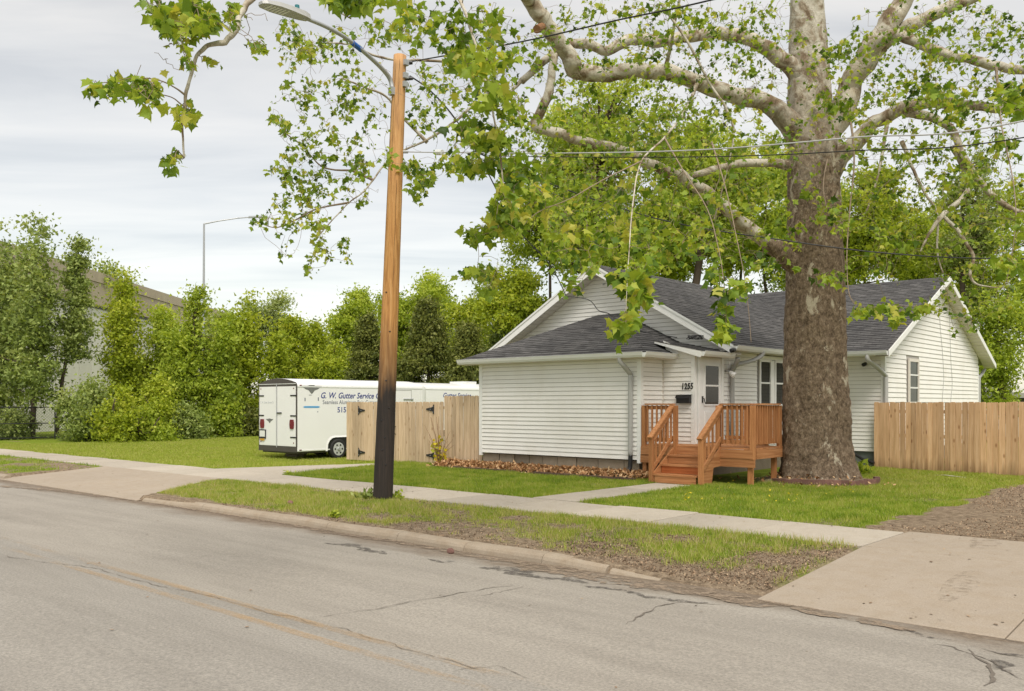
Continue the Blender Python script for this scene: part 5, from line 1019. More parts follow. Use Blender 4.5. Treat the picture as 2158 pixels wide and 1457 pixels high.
tree('roadside_tree', 'broad yellow green tree between the round green tree and the lettered trailer', GL, 525, 57, 632, 885, 95, M['leaf_yel'], 11000, .28, 4, spires=5, ncl=190, lobes=12, trunk_r=.22, thin=.72)
tree('roadside_tree', 'olive green tree right behind the rear of the lettered trailer', GL, 618, 60, 668, 880, 75, M['leaf_yel'], 8000, .28, 5, spires=4, ncl=150, thin=.72)
tree('far_tree', 'pale thin far tree top above the broad yellow green tree', 'far trees', 570, 78, 618, 800, 55, M['leaf_pale'], 4500, .3, 6, ncl=80, clr=.7)
tree('far_tree', 'pale far tree top beside the tall thin highway lamp', 'far trees', 470, 80, 610, 800, 70, M['leaf_pale'], 5000, .3, 7, ncl=90, clr=.7)
tree('far_tree', 'low pale far tree seen over the lettered trailer roof', 'far trees', 690, 82, 688, 850, 72, M['leaf_pale'], 5000, .3, 8, ncl=90, clr=.6)
tree('roadside_tree', 'grey green tree at the street end of the tree line, beside the tallest one', GL, -15, 51, 470, 880, 85, M['leaf_dull'], 7000, .26, 23, spires=4, ncl=140, clr=.5, lobes=11, thin=.72)
tree('roadside_tree', 'green tree filling the gap between slim tree and round tree', GL, 338, 57, 655, 900, 70, M['leaf_bg'], 8000, .26, 24, spires=3, ncl=130, thin=.72)
GS = 'bushes at the foot of the tree line'
for i, (px, d, top, hw, mm, lab) in enumerate([(18, 49, 868, 40, 'leaf_dull', 'low dull green bush under the tall airy tree'), (190, 47, 800, 50, 'leaf_dull', 'big soft grey green bush with a dark stem'),
        (262, 46, 812, 44, 'leaf_yel', 'bright yellow green bush in front of the fence'), (335, 49, 800, 56, 'leaf_yel', 'tall yellow green bush between two trees'), (310, 47, 860, 50, 'leaf_bg', 'low green thicket at the lawn edge'), (390, 50, 850, 40, 'leaf_dull', 'dull bush at the foot of the round green tree'),
        (455, 53, 800, 50, 'leaf_bg', 'dark green bush between the round green tree and the broad yellow one'), (500, 55, 860, 40, 'leaf_dark', 'dark low bush by the broad tree trunk'), (575, 60, 800, 60, 'leaf_bg', 'green bush hidden behind the trailer rear'), (660, 66, 790, 55, 'leaf_yel', 'yellow bush showing over the trailer roof')]):
    tree('bush', lab, GS, px, d, top, 945, hw * 1.25, M[mm], 3600, .22, 40 + i, spires=5, ncl=95, clr=.4, thin=.8, limbs=16, trunk_r=.07, stems=3, cat='bush', lobes=8)
GM = 'trees behind the trailers'
tree('leafy_tree', 'light green leafy tree beyond the lettered trailer roof, beside the dark cedars', GM, 742, 62, 598, 830, 62, M['leaf_bg'], 9000, .26, 60, ncl=150, lobes=12)
tree('leafy_tree', 'olive green tree crown between pole and broad cedar', GM, 828, 66, 606, 830, 72, M['leaf_bg'], 8000, .26, 68, ncl=140)
tree('leafy_tree', 'low leafy tree over the lettered trailer nose', GM, 700, 58, 720, 880, 62, M['leaf_yel'], 7000, .24, 69, ncl=120)
tree('cedar_tree', 'narrow dark cedar behind the middle of the lettered trailer', GM, 775, 47, 668, 880, 62, M['leaf_dark'], 11000, .17, 61, ncl=190, cone=.8, clr=.3)
tree('cedar_tree', 'broadest dark cedar, behind the pine gate and second trailer', GM, 900, 46, 640, 880, 92, M['leaf_dark'], 15000, .17, 62, ncl=240, cone=.8, clr=.36)
tree('cedar_tree', 'dark cedar beside the porch roof corner', GM, 985, 44, 690, 880, 66, M['leaf_dark'], 9000, .17, 63, ncl=160, cone=.8, clr=.34)
tree('leafy_tree', 'light olive tree crown above the broad cedar', GM, 880, 64, 580, 800, 92, M['leaf_bg'], 11000, .26, 64, ncl=170, lobes=12)
tree('leafy_tree', 'olive tree crown between the dark cedars and the house gable', GM, 985, 56, 590, 830, 88, M['leaf_yel'], 11000, .25, 65, ncl=170, lobes=12)
tree('far_tree', 'bare looking pale far tree above the olive crowns', 'far trees', 1012, 74, 505, 760, 36, M['leaf_pale'], 2200, .22, 66, ncl=60, clr=.5)
tree('leafy_tree', 'grey green tree behind the left slope of the gable', GM, 1075, 48, 600, 840, 60, M['leaf_dull'], 6000, .22, 67, ncl=120)
GB = 'tall trees behind the house'
tree('leafy_tree', 'tall bright green tree rising behind the gable peak', GB, 1265, 45, 160, 640, 195, M['leaf_bg'], 24000, .25, 70, ncl=300, clr=.6, lobes=18, trunk_r=.34, limbs=60, thin=.62)
tree('leafy_tree', 'airy yellow green tree above the wing gable peak', GB, 2075, 50, 330, 760, 95, M['leaf_yel'], 9000, .25, 85, ncl=150, thin=.6)
tree('leafy_tree', 'light green tree behind the thin dark stems', GB, 1985, 55, 400, 720, 75, M['leaf_bg'], 7000, .25, 86, ncl=120, thin=.6)
for i_, (px_, d_, t_) in enumerate(((2330, 44, 300), (2480, 47, 360), (2640, 50, 330), (2820, 50, 300))): tree('leafy_tree', ('first', 'second', 'third', 'fourth')[i_] + ' of four green trees beyond the long end of the cedar fence', GB, px_, d_, t_, 870, 120, M[('leaf_bg', 'leaf_yel', 'leaf_dull', 'leaf_bg')[i_]], 8000, .26, 87 + i_, ncl=130, thin=.7)
tree('leafy_tree', 'tall light tree spreading between pole and gable peak', GB, 1160, 53, 280, 640, 125, M['leaf_bg'], 14000, .26, 81, ncl=210, lobes=14, thin=.62)
tree('leafy_tree', 'light tree filling the space over the main roof', GB, 1560, 55, 240, 640, 120, M['leaf_yel'], 13000, .26, 82, ncl=190, lobes=13, thin=.62)
tree('leafy_tree', 'yellow green tree low over the wing ridge', GB, 1905, 52, 430, 660, 80, M['leaf_bg'], 7000, .25, 83, ncl=120, thin=.62)
tree('leafy_tree', 'tall green crown behind the upper sycamore trunk', GB, 1735, 54, 280, 640, 110, M['leaf_bg'], 11000, .26, 84, ncl=170, thin=.62)
tree('leafy_tree', 'low bright green tree against the lower slope of the front gable', GB, 1085, 47, 540, 760, 75, M['leaf_yel'], 10000, .24, 71, ncl=170, lobes=11, thin=.62)
tree('leafy_tree', 'tall green tree with thick dark leaning trunk over the main roof', GB, 1490, 46, 190, 620, 120, M['leaf_bg'], 16000, .25, 72, ncl=220, clr=.55, lobes=14, trunk_r=.42, base_px=1440, limbs=60, thin=.62)
tree('leafy_tree', 'leafy green tree between the gable and the sycamore', GB, 1395, 50, 330, 660, 130, M['leaf_yel'], 11000, .25, 73, ncl=180, lobes=11, thin=.62)
tree('leafy_tree', 'green tree directly behind the sycamore trunk', GB, 1620, 50, 300, 650, 110, M['leaf_bg'], 12000, .25, 74, ncl=180, lobes=12, thin=.62)
tree('leafy_tree', 'green tree above the wing roof ridge', GB, 1830, 48, 320, 620, 105, M['leaf_yel'], 12000, .25, 75, ncl=180, lobes=12, thin=.62)
tree('leafy_tree', 'sparse dull tree behind the wing gable peak', GB, 2035, 46, 250, 700, 85, M['leaf_dull'], 6500, .22, 76, ncl=120, clr=.5, lobes=12, trunk_r=.3, limbs=60, thin=.62)
tree('leafy_tree', 'dense dark green tree behind the wing gable and cedar fence', GB, 2110, 42, 590, 880, 70, M['leaf_bg'], 8000, .2, 77, ncl=200, lobes=12, thin=.62)
tree('leafy_tree', 'green tree standing over the small far garage', GB, 2215, 43, 280, 860, 85, M['leaf_bg'], 9000, .24, 78, ncl=150, thin=.62)
tree('leafy_tree', 'sparse tree with thin dark stems beyond the wing roof end', GB, 1960, 58, 380, 760, 55, M['leaf_pale'], 3500, .24, 79, ncl=70, clr=.5, stems=3, thin=.62)
for i, (px, py, s) in enumerate([(218, 588, .9), (240, 600, .7)]):
    p = CW(wr0 - .1, wr0 * F / (px - CX), 11.5); r_ = np.random.default_rng(90 + i); n = 400; P = np.array(p) + r_.normal(0, 1, (n, 3)) * np.array([.5, .5, .8]) * s; P[:, 2] += .9
    o = mesh_obj('weed_bush', np_mesh('weed', leaf_cards(P, .22, r_) - np.array(p), np.arange(n * 4).reshape(n, 4), np.repeat(r_.random(n), 4)), M['leaf_dull']); o.location = p; tag(o, ('larger', 'smaller')[i] + ' weedy bush growing on the warehouse parapet', 'bush', 'weeds on the parapet')

# ------------------------------------------------------------------ sycamore
SD = 20.3
def dmap(d): return d if d <= 17 else 17 + (d - 17) * .77
syc = thing('sycamore_tree', (-8.37, 19.75, .15), 'huge old sycamore with massive mottled trunk and pale spreading limbs', 'tree')
tr_pts = [(1722, 1035, 186), (1722, 1005, 172), (1720, 975, 158), (1719, 930, 148), (1717, 850, 141), (1716, 760, 133), (1716, 650, 128), (1716, 560, 122), (1716, 480, 116), (1714, 400, 112), (1712, 330, 110), (1708, 250, 104), (1704, 180, 92), (1702, 100, 82), (1700, 20, 74), (1699, -60, 66), (1697, -160, 56), (1690, -300, 40), (1680, -450, 22)]
tp = [wrd(x, y, SD) for x, y, w_ in tr_pts]; trd = [w_ / 2 * SD / F * .94 for x, y, w_ in tr_pts]
path = smooth_path(tp, 12); rad = np.interp(np.linspace(0, len(trd) - 1, len(path)), range(len(trd)), trd); SEG = 72; mb = MB(); rr = np.random.default_rng(5)
for i, p in enumerate(path):
    for j in range(SEG):
        a = 2 * math.pi * j / SEG; zz = p.z
        lob = .035 * math.sin(3 * a + .8) + .025 * math.sin(5 * a + zz * .4) + (.10 * max(0, 1 - (zz - .2) / 1.1) ** 2 * (math.sin(6 * a + 1) * .6 + math.sin(9 * a) * .4) if zz < 1.3 else 0)
        fine = (fbm(np.array([a * 9 + 40]), np.array([zz * 7 + 9]), 3)[0] - .5) * .07 + (fbm(np.array([a * 3 + 40]), np.array([zz * 1.6]), 8)[0] - .5) * .08
        R_ = rad[i] * (1 + lob) + fine * min(1, rad[i] * 1.6); mb.v.append((p.x + R_ * math.cos(a), p.y + R_ * math.sin(a), p.z))
for i in range(len(path) - 1):
    for j in range(SEG): mb.f.append((i * SEG + j, i * SEG + (j + 1) % SEG, (i + 1) * SEG + (j + 1) % SEG, (i + 1) * SEG + j))
mb.build('trunk', M['bark'], syc, True)
NODES = []
def limb(pts, wob=.05, name='limb', mat='limb', seg=14, sub=6, node=True, gnarl=.02):
    pts = [(a_, b_, dmap(c_), d_ * (.8 if i_ else 1)) for i_, (a_, b_, c_, d_) in enumerate(pts)]
    P = [wrd(x, y, d) for x, y, d, w_ in pts]; W_ = [w_ / 2 * d / F for x, y, d, w_ in pts]; path = smooth_path(P, sub); rd = np.interp(np.linspace(0, len(W_) - 1, len(path)), range(len(W_)), W_)
    nz_ = [Vector((random.gauss(0, 1), random.gauss(0, 1), random.gauss(0, 1))) for _ in path]; nz_ = [(nz_[max(i - 1, 0)] + nz_[i] * 2 + nz_[min(i + 1, len(path) - 1)]) / 4 for i in range(len(path))]
    path = [p + nz_[i] * gnarl * min(1, rd[i] * 4) for i, p in enumerate(path)]; rd = np.array([x * (1 + .05 * math.sin(i * .9 + x * 40)) for i, x in enumerate(rd)])
    MB().tube(path, list(rd), seg, wob=wob).build(name, M[mat], syc, True)
    if pts[0][3] >= 26 and abs(pts[0][0] - 1714) < 12:
        k = max(6, int(len(path) * .14)); MB().tube(path[:k], [x * (1.16 - .14 * (i / (k - 1)) - (.03 if i == k - 1 else 0)) for i, x in enumerate(rd[:k])], 18, wob=.05).build('limb_collar', M['bark'], syc, True)
    if node: NODES.extend([(p, rd[i]) for i, p in enumerate(path)])
LIMBS = [
 [(1722, 380, 21.25, 66), (1752, 295, 21.2, 64), (1785, 205, 21.1, 60), (1825, 130, 20.8, 58), (1862, 70, 20.6, 56), (1900, 5, 20.4, 50), (1945, -90, 20, 40), (1990, -220, 20, 25)],
 [(1838, 105, 20.8, 44), (1885, 75, 20.6, 40), (1935, 50, 20.4, 36), (2000, 15, 20.2, 30), (2080, -20, 20, 26), (2200, -60, 20, 16)],
 [(1830, 125, 20.7, 34), (1875, 75, 20.0, 30), (1930, 90, 19.6, 27), (1990, 115, 19.2, 26), (2060, 130, 18.8, 24), (2120, 142, 18.5, 24), (2200, 150, 18, 20)],
 [(1716, 320, 21.2, 56), (1660, 258, 20.9, 54), (1600, 213, 20.6, 48), (1540, 193, 20.2, 44), (1470, 175, 19.8, 42), (1400, 158, 19.5, 40), (1330, 148, 19.2, 40), (1260, 155, 18.9, 40), (1212, 150, 18.7, 46), (1185, 100, 18.4, 44), (1150, 50, 18, 42), (1118, 0, 17.7, 40), (1075, -80, 17.2, 34), (1000, -190, 16.5, 24)],
 [(1704, 175, 21.2, 44), (1655, 133, 21, 42), (1600, 92, 20.8, 38), (1530, 70, 20.4, 32), (1460, 76, 20.1, 30), (1390, 85, 19.8, 30), (1330, 85, 19.6, 30), (1270, 105, 19.4, 26), (1215, 90, 19.2, 24), (1160, 120, 18.9, 20), (1098, 172, 18.6, 18)],
 [(1712, 592, 21.2, 44), (1655, 543, 20.95, 46), (1590, 490, 20.6, 40), (1540, 450, 20.2, 36), (1490, 408, 19.9, 34), (1440, 375, 19.6, 30), (1380, 350, 19.3, 28), (1310, 315, 19, 24), (1230, 298, 18.7, 22), (1165, 278, 18.5, 26), (1128, 265, 18.4, 30), (1150, 215, 18.2, 24), (1163, 150, 18.1, 22), (1168, 110, 18.1, 18)],
 [(1722, 400, 21.1, 50), (1785, 318, 20.8, 44), (1850, 255, 20.4, 36), (1920, 225, 20, 32), (1990, 217, 19.7, 28), (2050, 222, 19.4, 24), (2110, 230, 19.1, 22), (2200, 215, 18.8, 18)],
 [(1705, 352, 21.2, 26), (1640, 345, 21.2, 24), (1570, 345, 20.7, 20), (1500, 358, 20.3, 18), (1455, 372, 20.0, 14)],
 [(1905, 235, 20.1, 22), (1960, 245, 19.8, 22), (2005, 275, 19.5, 20), (2030, 330, 19.2, 18), (2075, 395, 19, 16), (2130, 438, 18.8, 13), (2200, 460, 18.6, 10)],
 [(2010, 310, 19.4, 16), (2040, 380, 19.2, 14), (2035, 410, 19, 13), (1990, 450, 18.6, 13), (1960, 490, 18.3, 8), (1940, 530, 18, 3)],
 [(1985, 455, 18.6, 9), (2020, 490, 18.4, 10), (2050, 540, 18.2, 9), (2045, 580, 18, 8), (2060, 600, 17.8, 5), (2110, 608, 17.6, 3)],
 [(1900, 300, 19.4, 10), (1925, 360, 19.0, 8), (1950, 410, 18.7, 7), (1975, 450, 18.6, 6), (1975, 530, 18.4, 5), (1988, 578, 18.3, 4)],
 [(1868, 255, 20.2, 10), (1858, 330, 19.8, 8), (1845, 390, 19.5, 6), (1825, 450, 19.2, 4)],
 [(1098, 172, 18.6, 17), (1060, 205, 18.4, 15), (1002, 222, 18.2, 15), (960, 255, 18, 14), (932, 276, 17.9, 14), (890, 300, 17.7, 12), (850, 318, 17.5, 11), (812, 345, 17.2, 10), (790, 375, 17, 9), (765, 405, 16.8, 8), (735, 428, 16.6, 7), (700, 465, 16.4, 6), (668, 500, 16.3, 4)],
 [(1065, 200, 18.4, 9), (985, 140, 18, 8), (900, 128, 17.8, 7), (845, 128, 17.6, 6), (790, 118, 17.2, 6), (740, 95, 16.8, 5), (690, 90, 16.5, 4)],
 [(900, 300, 17.8, 8), (850, 250, 17.6, 6), (815, 205, 17.2, 6), (770, 185, 16.8, 5), (720, 165, 16.4, 4)],
 [(785, 380, 17, 6), (740, 360, 16.8, 6), (700, 358, 16.6, 5), (670, 345, 16.4, 4), (640, 310, 16.2, 3), (600, 280, 16, 3)],
 [(735, 428, 16.6, 5), (670, 440, 16.4, 4), (620, 465, 16.2, 4), (580, 480, 16, 3), (540, 466, 15.8, 2.5)],
 [(1118, 0, 17.7, 30), (1040, -60, 15, 22), (900, -110, 12, 18), (720, -120, 9.6, 17), (600, -70, 8.6, 16), (538, -8, 8.2, 17), (508, 30, 8.1, 15), (496, 62, 8, 17), (474, 88, 8, 15), (440, 97, 7.95, 12), (415, 118, 7.9, 10), (402, 160, 7.9, 9), (392, 196, 7.9, 9), (389, 228, 7.9, 9), (384, 262, 7.9, 6), (386, 300, 7.9, 5.5), (388, 333, 7.9, 5)],
 [(490, 66, 8, 8), (462, 50, 7.95, 7), (430, 48, 7.9, 6), (395, 58, 7.9, 4), (360, 50, 7.9, 3)],
 [(390, 200, 7.9, 5), (365, 183, 7.85, 4), (330, 168, 7.8, 3), (280, 165, 7.8, 2.5), (215, 175, 7.8, 2)],
 [(388, 225, 7.9, 3.5), (360, 205, 7.85, 3), (310, 195, 7.8, 2.5), (250, 190, 7.8, 2)],
 [(1470, 175, 19.8, 20), (1440, 240, 17.5, 14), (1400, 290, 15, 11), (1352, 340, 13, 9), (1335, 420, 11.5, 7), (1325, 540, 10.4, 5), (1320, 640, 10, 4), (1318, 700, 9.9, 3)],
 [(1400, 290, 15, 9), (1440, 360, 13.4, 7), (1490, 440, 12.2, 6), (1515, 530, 11.6, 5), (1528, 620, 11.3, 4), (1530, 690, 11.2, 3)],
 [(1500, 300, 16, 8), (1530, 400, 13, 6), (1552, 500, 12, 5), (1568, 580, 11.7, 4), (1578, 660, 11.6, 3.5), (1583, 722, 11.5, 3)],
 [(1352, 340, 13, 7), (1270, 380, 12, 6), (1200, 420, 11.5, 5), (1130, 450, 11.2, 4), (1085, 500, 11, 3)],
 [(1000, -190, 16.5, 14), (960, -60, 12, 10), (985, 40, 10.8, 8), (1010, 120, 10.4, 6), (1030, 200, 10.2, 5), (1050, 300, 10.2, 5), (1060, 400, 10.2, 4), (1050, 480, 10.2, 3)],
 [(720, -120, 9.6, 12), (715, -40, 8.4, 8), (700, 10, 7.9, 5), (740, 40, 7.8, 3)],
 [(1785, 205, 21.1, 14), (1800, 330, 18.5, 9), (1790, 450, 17, 7), (1785, 560, 16.2, 5), (1800, 640, 15.8, 4), (1880, 645, 15.6, 3), (1950, 645, 15.5, 3)],
 [(1745, 330, 20.8, 4), (1735, 390, 19.2, 3.5), (1742, 440, 18.8, 3)],
 [(2100, 140, 18.5, 12), (2110, 260, 16, 8), (2135, 380, 14.5, 6), (2140, 480, 14, 5), (2120, 600, 14, 3)],
 [(1400, 158, 19.5, 10), (1420, 60, 18.5, 8), (1440, -40, 18, 6)], [(1395, 10, 18, 7), (1450, 90, 18, 7), (1495, 175, 17.8, 7), (1530, 230, 17.6, 8), (1545, 300, 17.6, 5), (1500, 480, 17.6, 3)],
]
for L_ in LIMBS:
    mw = max(p[3] for p in L_); near = min(p[2] for p in L_) < 17 and L_[0][0] > 1090 and L_[0][3] < 30
    if near: L_ = [(a_, b_, c_, d_ * .5) for a_, b_, c_, d_ in L_]; mw *= .5
    limb(L_, wob=.015, seg=16 if mw > 25 else (9 if mw > 9 else 6), mat='limb' if mw > 7.5 else 'twig', gnarl=.06)
kn = MB().tube([wrd(1142, 58, 17.65), wrd(1131, 62, 17.35)], [.09, .08], 12).build('branch_scar', simple('branch_scar_wood', (.22, .11, .05), .9, .5, 14), syc)
def scar(px, py, s): p = wrd(px, py, SD - .75); MB().tube([p + fwd * .2, p - fwd * .03], [s, s * .7], 9, wob=.15).build('bark_knot', M['bark'], syc, True)
# clusters: px, py, rx, ry, depth, tips, leaf size
CL = [(330, 18, 32, 18, 7.9, 6, .17), (400, 28, 40, 26, 7.85, 12, .19), (425, 40, 26, 18, 7.8, 7, .2), (365, 58, 30, 18, 7.9, 7, .16), (390, 85, 16, 14, 7.9, 3, .15), (480, 20, 25, 22, 8, 4, .13), (490, 45, 15, 12, 8, 2, .12), (225, 186, 32, 12, 7.8, 7, .16), (275, 178, 32, 16, 7.8, 10, .15), (305, 188, 25, 14, 7.8, 5, .15), (325, 180, 18, 12, 7.85, 3, .14), (320, 222, 12, 8, 7.8, 1, .17), (385, 245, 30, 12, 7.85, 5, .16), (405, 232, 10, 8, 7.85, 1, .14), (365, 338, 22, 12, 7.9, 4, .13), (395, 130, 14, 10, 7.9, 2, .14), (540, 95, 22, 14, 8.1, 4, .1), (300, 0, 12, 8, 7.9, 1, .15), (448, 125, 8, 6, 7.9, 1, .14),
 (700, -14, 30, 12, 7.8, 6, .19), (745, -5, 35, 14, 7.8, 9, .2), (660, 95, 40, 30, 16.3, 8, .14), (870, 15, 30, 20, 9, 5, .17), (790, -5, 30, 12, 8.5, 5, .17),
 (610, 60, 35, 30, 16.3, 8, .14), (620, 120, 45, 30, 16.2, 10, .14), (660, 110, 50, 35, 16.3, 9, .14), (640, 190, 55, 30, 16.2, 10, .14), (720, 90, 40, 35, 16.6, 8, .15), (740, 160, 50, 35, 16.5, 9, .15), (690, 220, 60, 30, 16.3, 10, .15), (640, 270, 50, 30, 16.1, 8, .14), (585, 255, 20, 16, 15.9, 5, .14), (760, 235, 40, 35, 16.7, 8, .15), (690, 300, 60, 35, 16.4, 12, .15), (640, 340, 55, 30, 16.2, 11, .15), (590, 362, 25, 16, 15.9, 6, .15), (740, 320, 45, 35, 16.7, 9, .15), (690, 390, 55, 30, 16.5, 12, .15), (625, 400, 50, 28, 16.2, 11, .15), (650, 445, 60, 28, 16.2, 12, .14), (580, 430, 20, 14, 16, 3, .14), (535, 464, 28, 10, 15.8, 5, .13), (600, 480, 40, 20, 16, 7, .14), (680, 500, 32, 32, 16.2, 8, .14), (722, 512, 14, 10, 16.2, 3, .15), (675, 535, 28, 18, 16.2, 5, .13), (655, 570, 14, 8, 16.1, 3, .12), (738, 550, 14, 7, 16.2, 2, .1), (600, 545, 8, 12, 16, 2, .12), (770, 420, 18, 18, 16.8, 3, .13), (800, 60, 40, 40, 14, 8, .16), (820, 330, 22, 30, 15.8, 4, .15), (765, 350, 20, 20, 15.5, 4, .16),
 (870, 60, 40, 40, 12, 9, .17), (930, 50, 45, 40, 12, 9, .17), (960, 110, 45, 35, 11, 10, .18), (1000, 60, 45, 40, 11, 8, .17), (1005, 130, 35, 30, 10.4, 11, .2), (1055, 60, 40, 40, 12, 8, .17), (1060, 130, 40, 40, 12, 9, .17), (1045, 205, 28, 30, 10.2, 12, .2), (980, 190, 40, 30, 14, 6, .16), (905, 180, 35, 30, 15, 6, .16), (880, 240, 30, 30, 16, 5, .15), (1000, 280, 45, 25, 10.5, 12, .19), (1050, 290, 30, 22, 10.3, 7, .19), (1080, 240, 30, 40, 14, 8, .17), (870, 355, 25, 18, 15.4, 9, .16), (880, 395, 24, 22, 15.4, 9, .17), (910, 370, 22, 18, 15.4, 6, .16), (950, 340, 32, 16, 14, 9, .17), (1000, 350, 36, 18, 12, 12, .18), (1050, 345, 35, 22, 11, 11, .18), (1095, 350, 30, 30, 11, 9, .18), (1065, 400, 20, 26, 10.4, 9, .19), (1060, 440, 26, 24, 10.4, 9, .19), (1085, 470, 26, 20, 10.6, 6, .18), (1000, 485, 36, 12, 11, 8, .17), (1040, 485, 26, 14, 10.8, 6, .17), (975, 572, 10, 8, 12, 2, .18), (1000, 575, 20, 8, 12, 4, .18), (1030, 610, 14, 10, 12, 3, .18), (1035, 120, 60, 60, 17, 12, .16), (950, 220, 70, 60, 17.5, 14, .15),
 (1120, 420, 40, 50, 13, 10, .18), (1150, 360, 45, 50, 15, 10, .17), (1180, 460, 50, 50, 14, 12, .18), (1240, 400, 60, 40, 15, 12, .17), (1250, 480, 60, 40, 13, 12, .19), (1180, 555, 40, 30, 13, 8, .18), (1205, 605, 18, 18, 12, 3, .19), (1310, 420, 55, 45, 14, 12, .18), (1300, 500, 50, 45, 13, 12, .19), (1390, 430, 60, 50, 15, 12, .18), (1390, 520, 60, 50, 15, 12, .18), (1470, 440, 55, 45, 16, 11, .18), (1480, 530, 50, 50, 14, 10, .18), (1560, 430, 50, 40, 17, 9, .18), (1580, 520, 45, 50, 15, 8, .18), (1620, 400, 40, 40, 18, 7, .18),
 (1318, 690, 22, 24, 9.9, 8, .19), (1322, 655, 14, 12, 9.9, 3, .18), (1345, 590, 24, 34, 10.2, 10, .2), (1352, 625, 18, 18, 10.2, 5, .2), (1310, 590, 18, 20, 10.6, 5, .2), (1525, 640, 14, 30, 11.2, 5, .2), (1527, 690, 18, 14, 11.2, 5, .19), (1565, 605, 18, 22, 11.6, 4, .19), (1360, 540, 30, 25, 10.8, 7, .19), (1510, 580, 18, 25, 11.5, 4, .2), (1240, 560, 25, 20, 12.5, 5, .19),
 (1130, 100, 50, 50, 17, 9, .15), (1230, 40, 60, 40, 18, 9, .15), (1310, 50, 60, 40, 18, 9, .15), (1350, 110, 50, 20, 17, 6, .16), (1400, 30, 60, 30, 17, 8, .16), (1500, 60, 50, 50, 17, 9, .15), (1570, 120, 50, 40, 17, 9, .15), (1540, 260, 70, 40, 17.5, 12, .15), (1440, 250, 60, 40, 18, 10, .16), (1350, 230, 60, 40, 18, 9, .15), (1260, 220, 60, 40, 18, 9, .15), (1200, 200, 40, 40, 17.5, 6, .16), (1630, 300, 40, 40, 18, 8, .16), (1600, 30, 40, 30, 18, 5, .15), (1350, 300, 60, 40, 17.5, 9, .16),
 (1745, 445, 32, 24, 18.4, 9, .2), (1740, 210, 26, 22, 18.4, 6, .19), (1760, 110, 22, 18, 18, 5, .19), (1800, 100, 22, 14, 18, 4, .18), (1700, 400, 22, 22, 18.8, 4, .2), (1775, 470, 22, 28, 17, 5, .2), (1800, 230, 36, 30, 18.5, 7, .18), (1770, 590, 18, 20, 16.3, 5, .19), (1755, 240, 30, 30, 19, 6, .17), (1870, 492, 30, 20, 16.5, 7, .2), (1890, 515, 24, 18, 16.3, 6, .2), (1810, 655, 28, 10, 15.7, 5, .19), (1860, 652, 30, 10, 15.6, 6, .19), (1900, 658, 28, 12, 15.5, 7, .2), (1940, 650, 22, 10, 15.5, 6, .19), (1880, 675, 14, 10, 15.5, 3, .2), (1725, 580, 14, 10, 17, 3, .19), (1890, 190, 36, 24, 17, 7, .18), (1960, 180, 30, 18, 16, 8, .2), (2000, 200, 32, 20, 16, 8, .2), (2020, 240, 20, 16, 16, 4, .2), (2125, 195, 34, 30, 13.5, 11, .21), (2145, 230, 20, 16, 13.5, 4, .21), (1900, 335, 22, 14, 17, 4, .19), (1960, 320, 40, 30, 18, 7, .17), (2050, 360, 28, 14, 16, 5, .19), (1890, 410, 60, 50, 18, 9, .16), (1990, 400, 60, 60, 18, 9, .16), (2080, 310, 40, 30, 17, 6, .18), (2120, 300, 20, 10, 15, 3, .2), (2060, 470, 40, 50, 17.5, 6, .16), (2145, 480, 14, 22, 14, 3, .2), (2125, 555, 30, 16, 13.8, 7, .21), (2010, 640, 50, 24, 17, 6, .16), (2040, 690, 40, 16, 16.8, 4, .16), (2100, 640, 40, 30, 16.8, 5, .16), (1990, 60, 60, 40, 18, 7, .16), (2090, 60, 60, 50, 18, 8, .16), (1950, 130, 60, 30, 18, 6, .15), (1660, 480, 40, 50, 17.5, 8, .18), (1640, 560, 30, 30, 16, 4, .19), (1840, 560, 40, 30, 17, 5, .18), (2020, 560, 40, 30, 17.5, 4, .16), (1820, 350, 40, 40, 18, 6, .17)]
# sparse fill of bare-ish twigs
FILL = [(1300, 90, 220, 110, 17.5, 110, .15), (1250, 330, 180, 110, 16, 90, .17), (1480, 330, 180, 130, 16.5, 110, .17), (1530, 130, 140, 130, 17.5, 70, .15), (1880, 160, 160, 120, 17.5, 90, .15), (2060, 140, 120, 140, 16.5, 90, .16), (1900, 400, 140, 150, 17, 80, .16), (2080, 430, 100, 150, 16, 70, .16), (1350, 500, 250, 60, 15, 70, .18), (1200, -130, 250, 80, 18, 60, .15), (1750, -160, 300, 100, 19, 70, .15), (2250, 100, 100, 250, 18, 50, .15), (850, -110, 200, 60, 10, 46, .16),(1980, 120, 190, 130, 18.5, 130, .11), (1950, 330, 200, 150, 18, 120, .11), (1430, 120, 330, 130, 18.5, 130, .11), (1600, 60, 120, 80, 18.5, 46, .1), (1780, 250, 130, 150, 17.5, 60, .13), (2060, 560, 110, 120, 17, 50, .12), (1280, 330, 220, 120, 17.5, 80, .13),(1950, 100, 200, 110, 18, 80, .12), (1480, 110, 320, 110, 18, 80, .12), (2020, 330, 140, 180, 17.5, 70, .12), (1420, 420, 300, 130, 17, 90, .15), (1150, 330, 110, 160, 16, 60, .15), (1000, 180, 150, 130, 15.5, 50, .14),(1500, 180, 330, 200, 18.5, 70, .10), (1300, 430, 200, 150, 18, 60, .12), (1600, 450, 150, 120, 18.3, 50, .12), (1850, 300, 150, 200, 18.8, 60, .11), (2080, 400, 90, 250, 17.5, 60, .11),(1400, 100, 300, 110, 18.5, 60, .11), (1450, 330, 280, 130, 18.5, 60, .12), (2000, 130, 180, 130, 18.5, 60, .10), (1950, 420, 200, 200, 18.5, 70, .10), (700, 250, 130, 200, 16.5, 50, .10), (950, 200, 150, 150, 17.5, 45, .11)]
rs = np.random.default_rng(77); tips = []
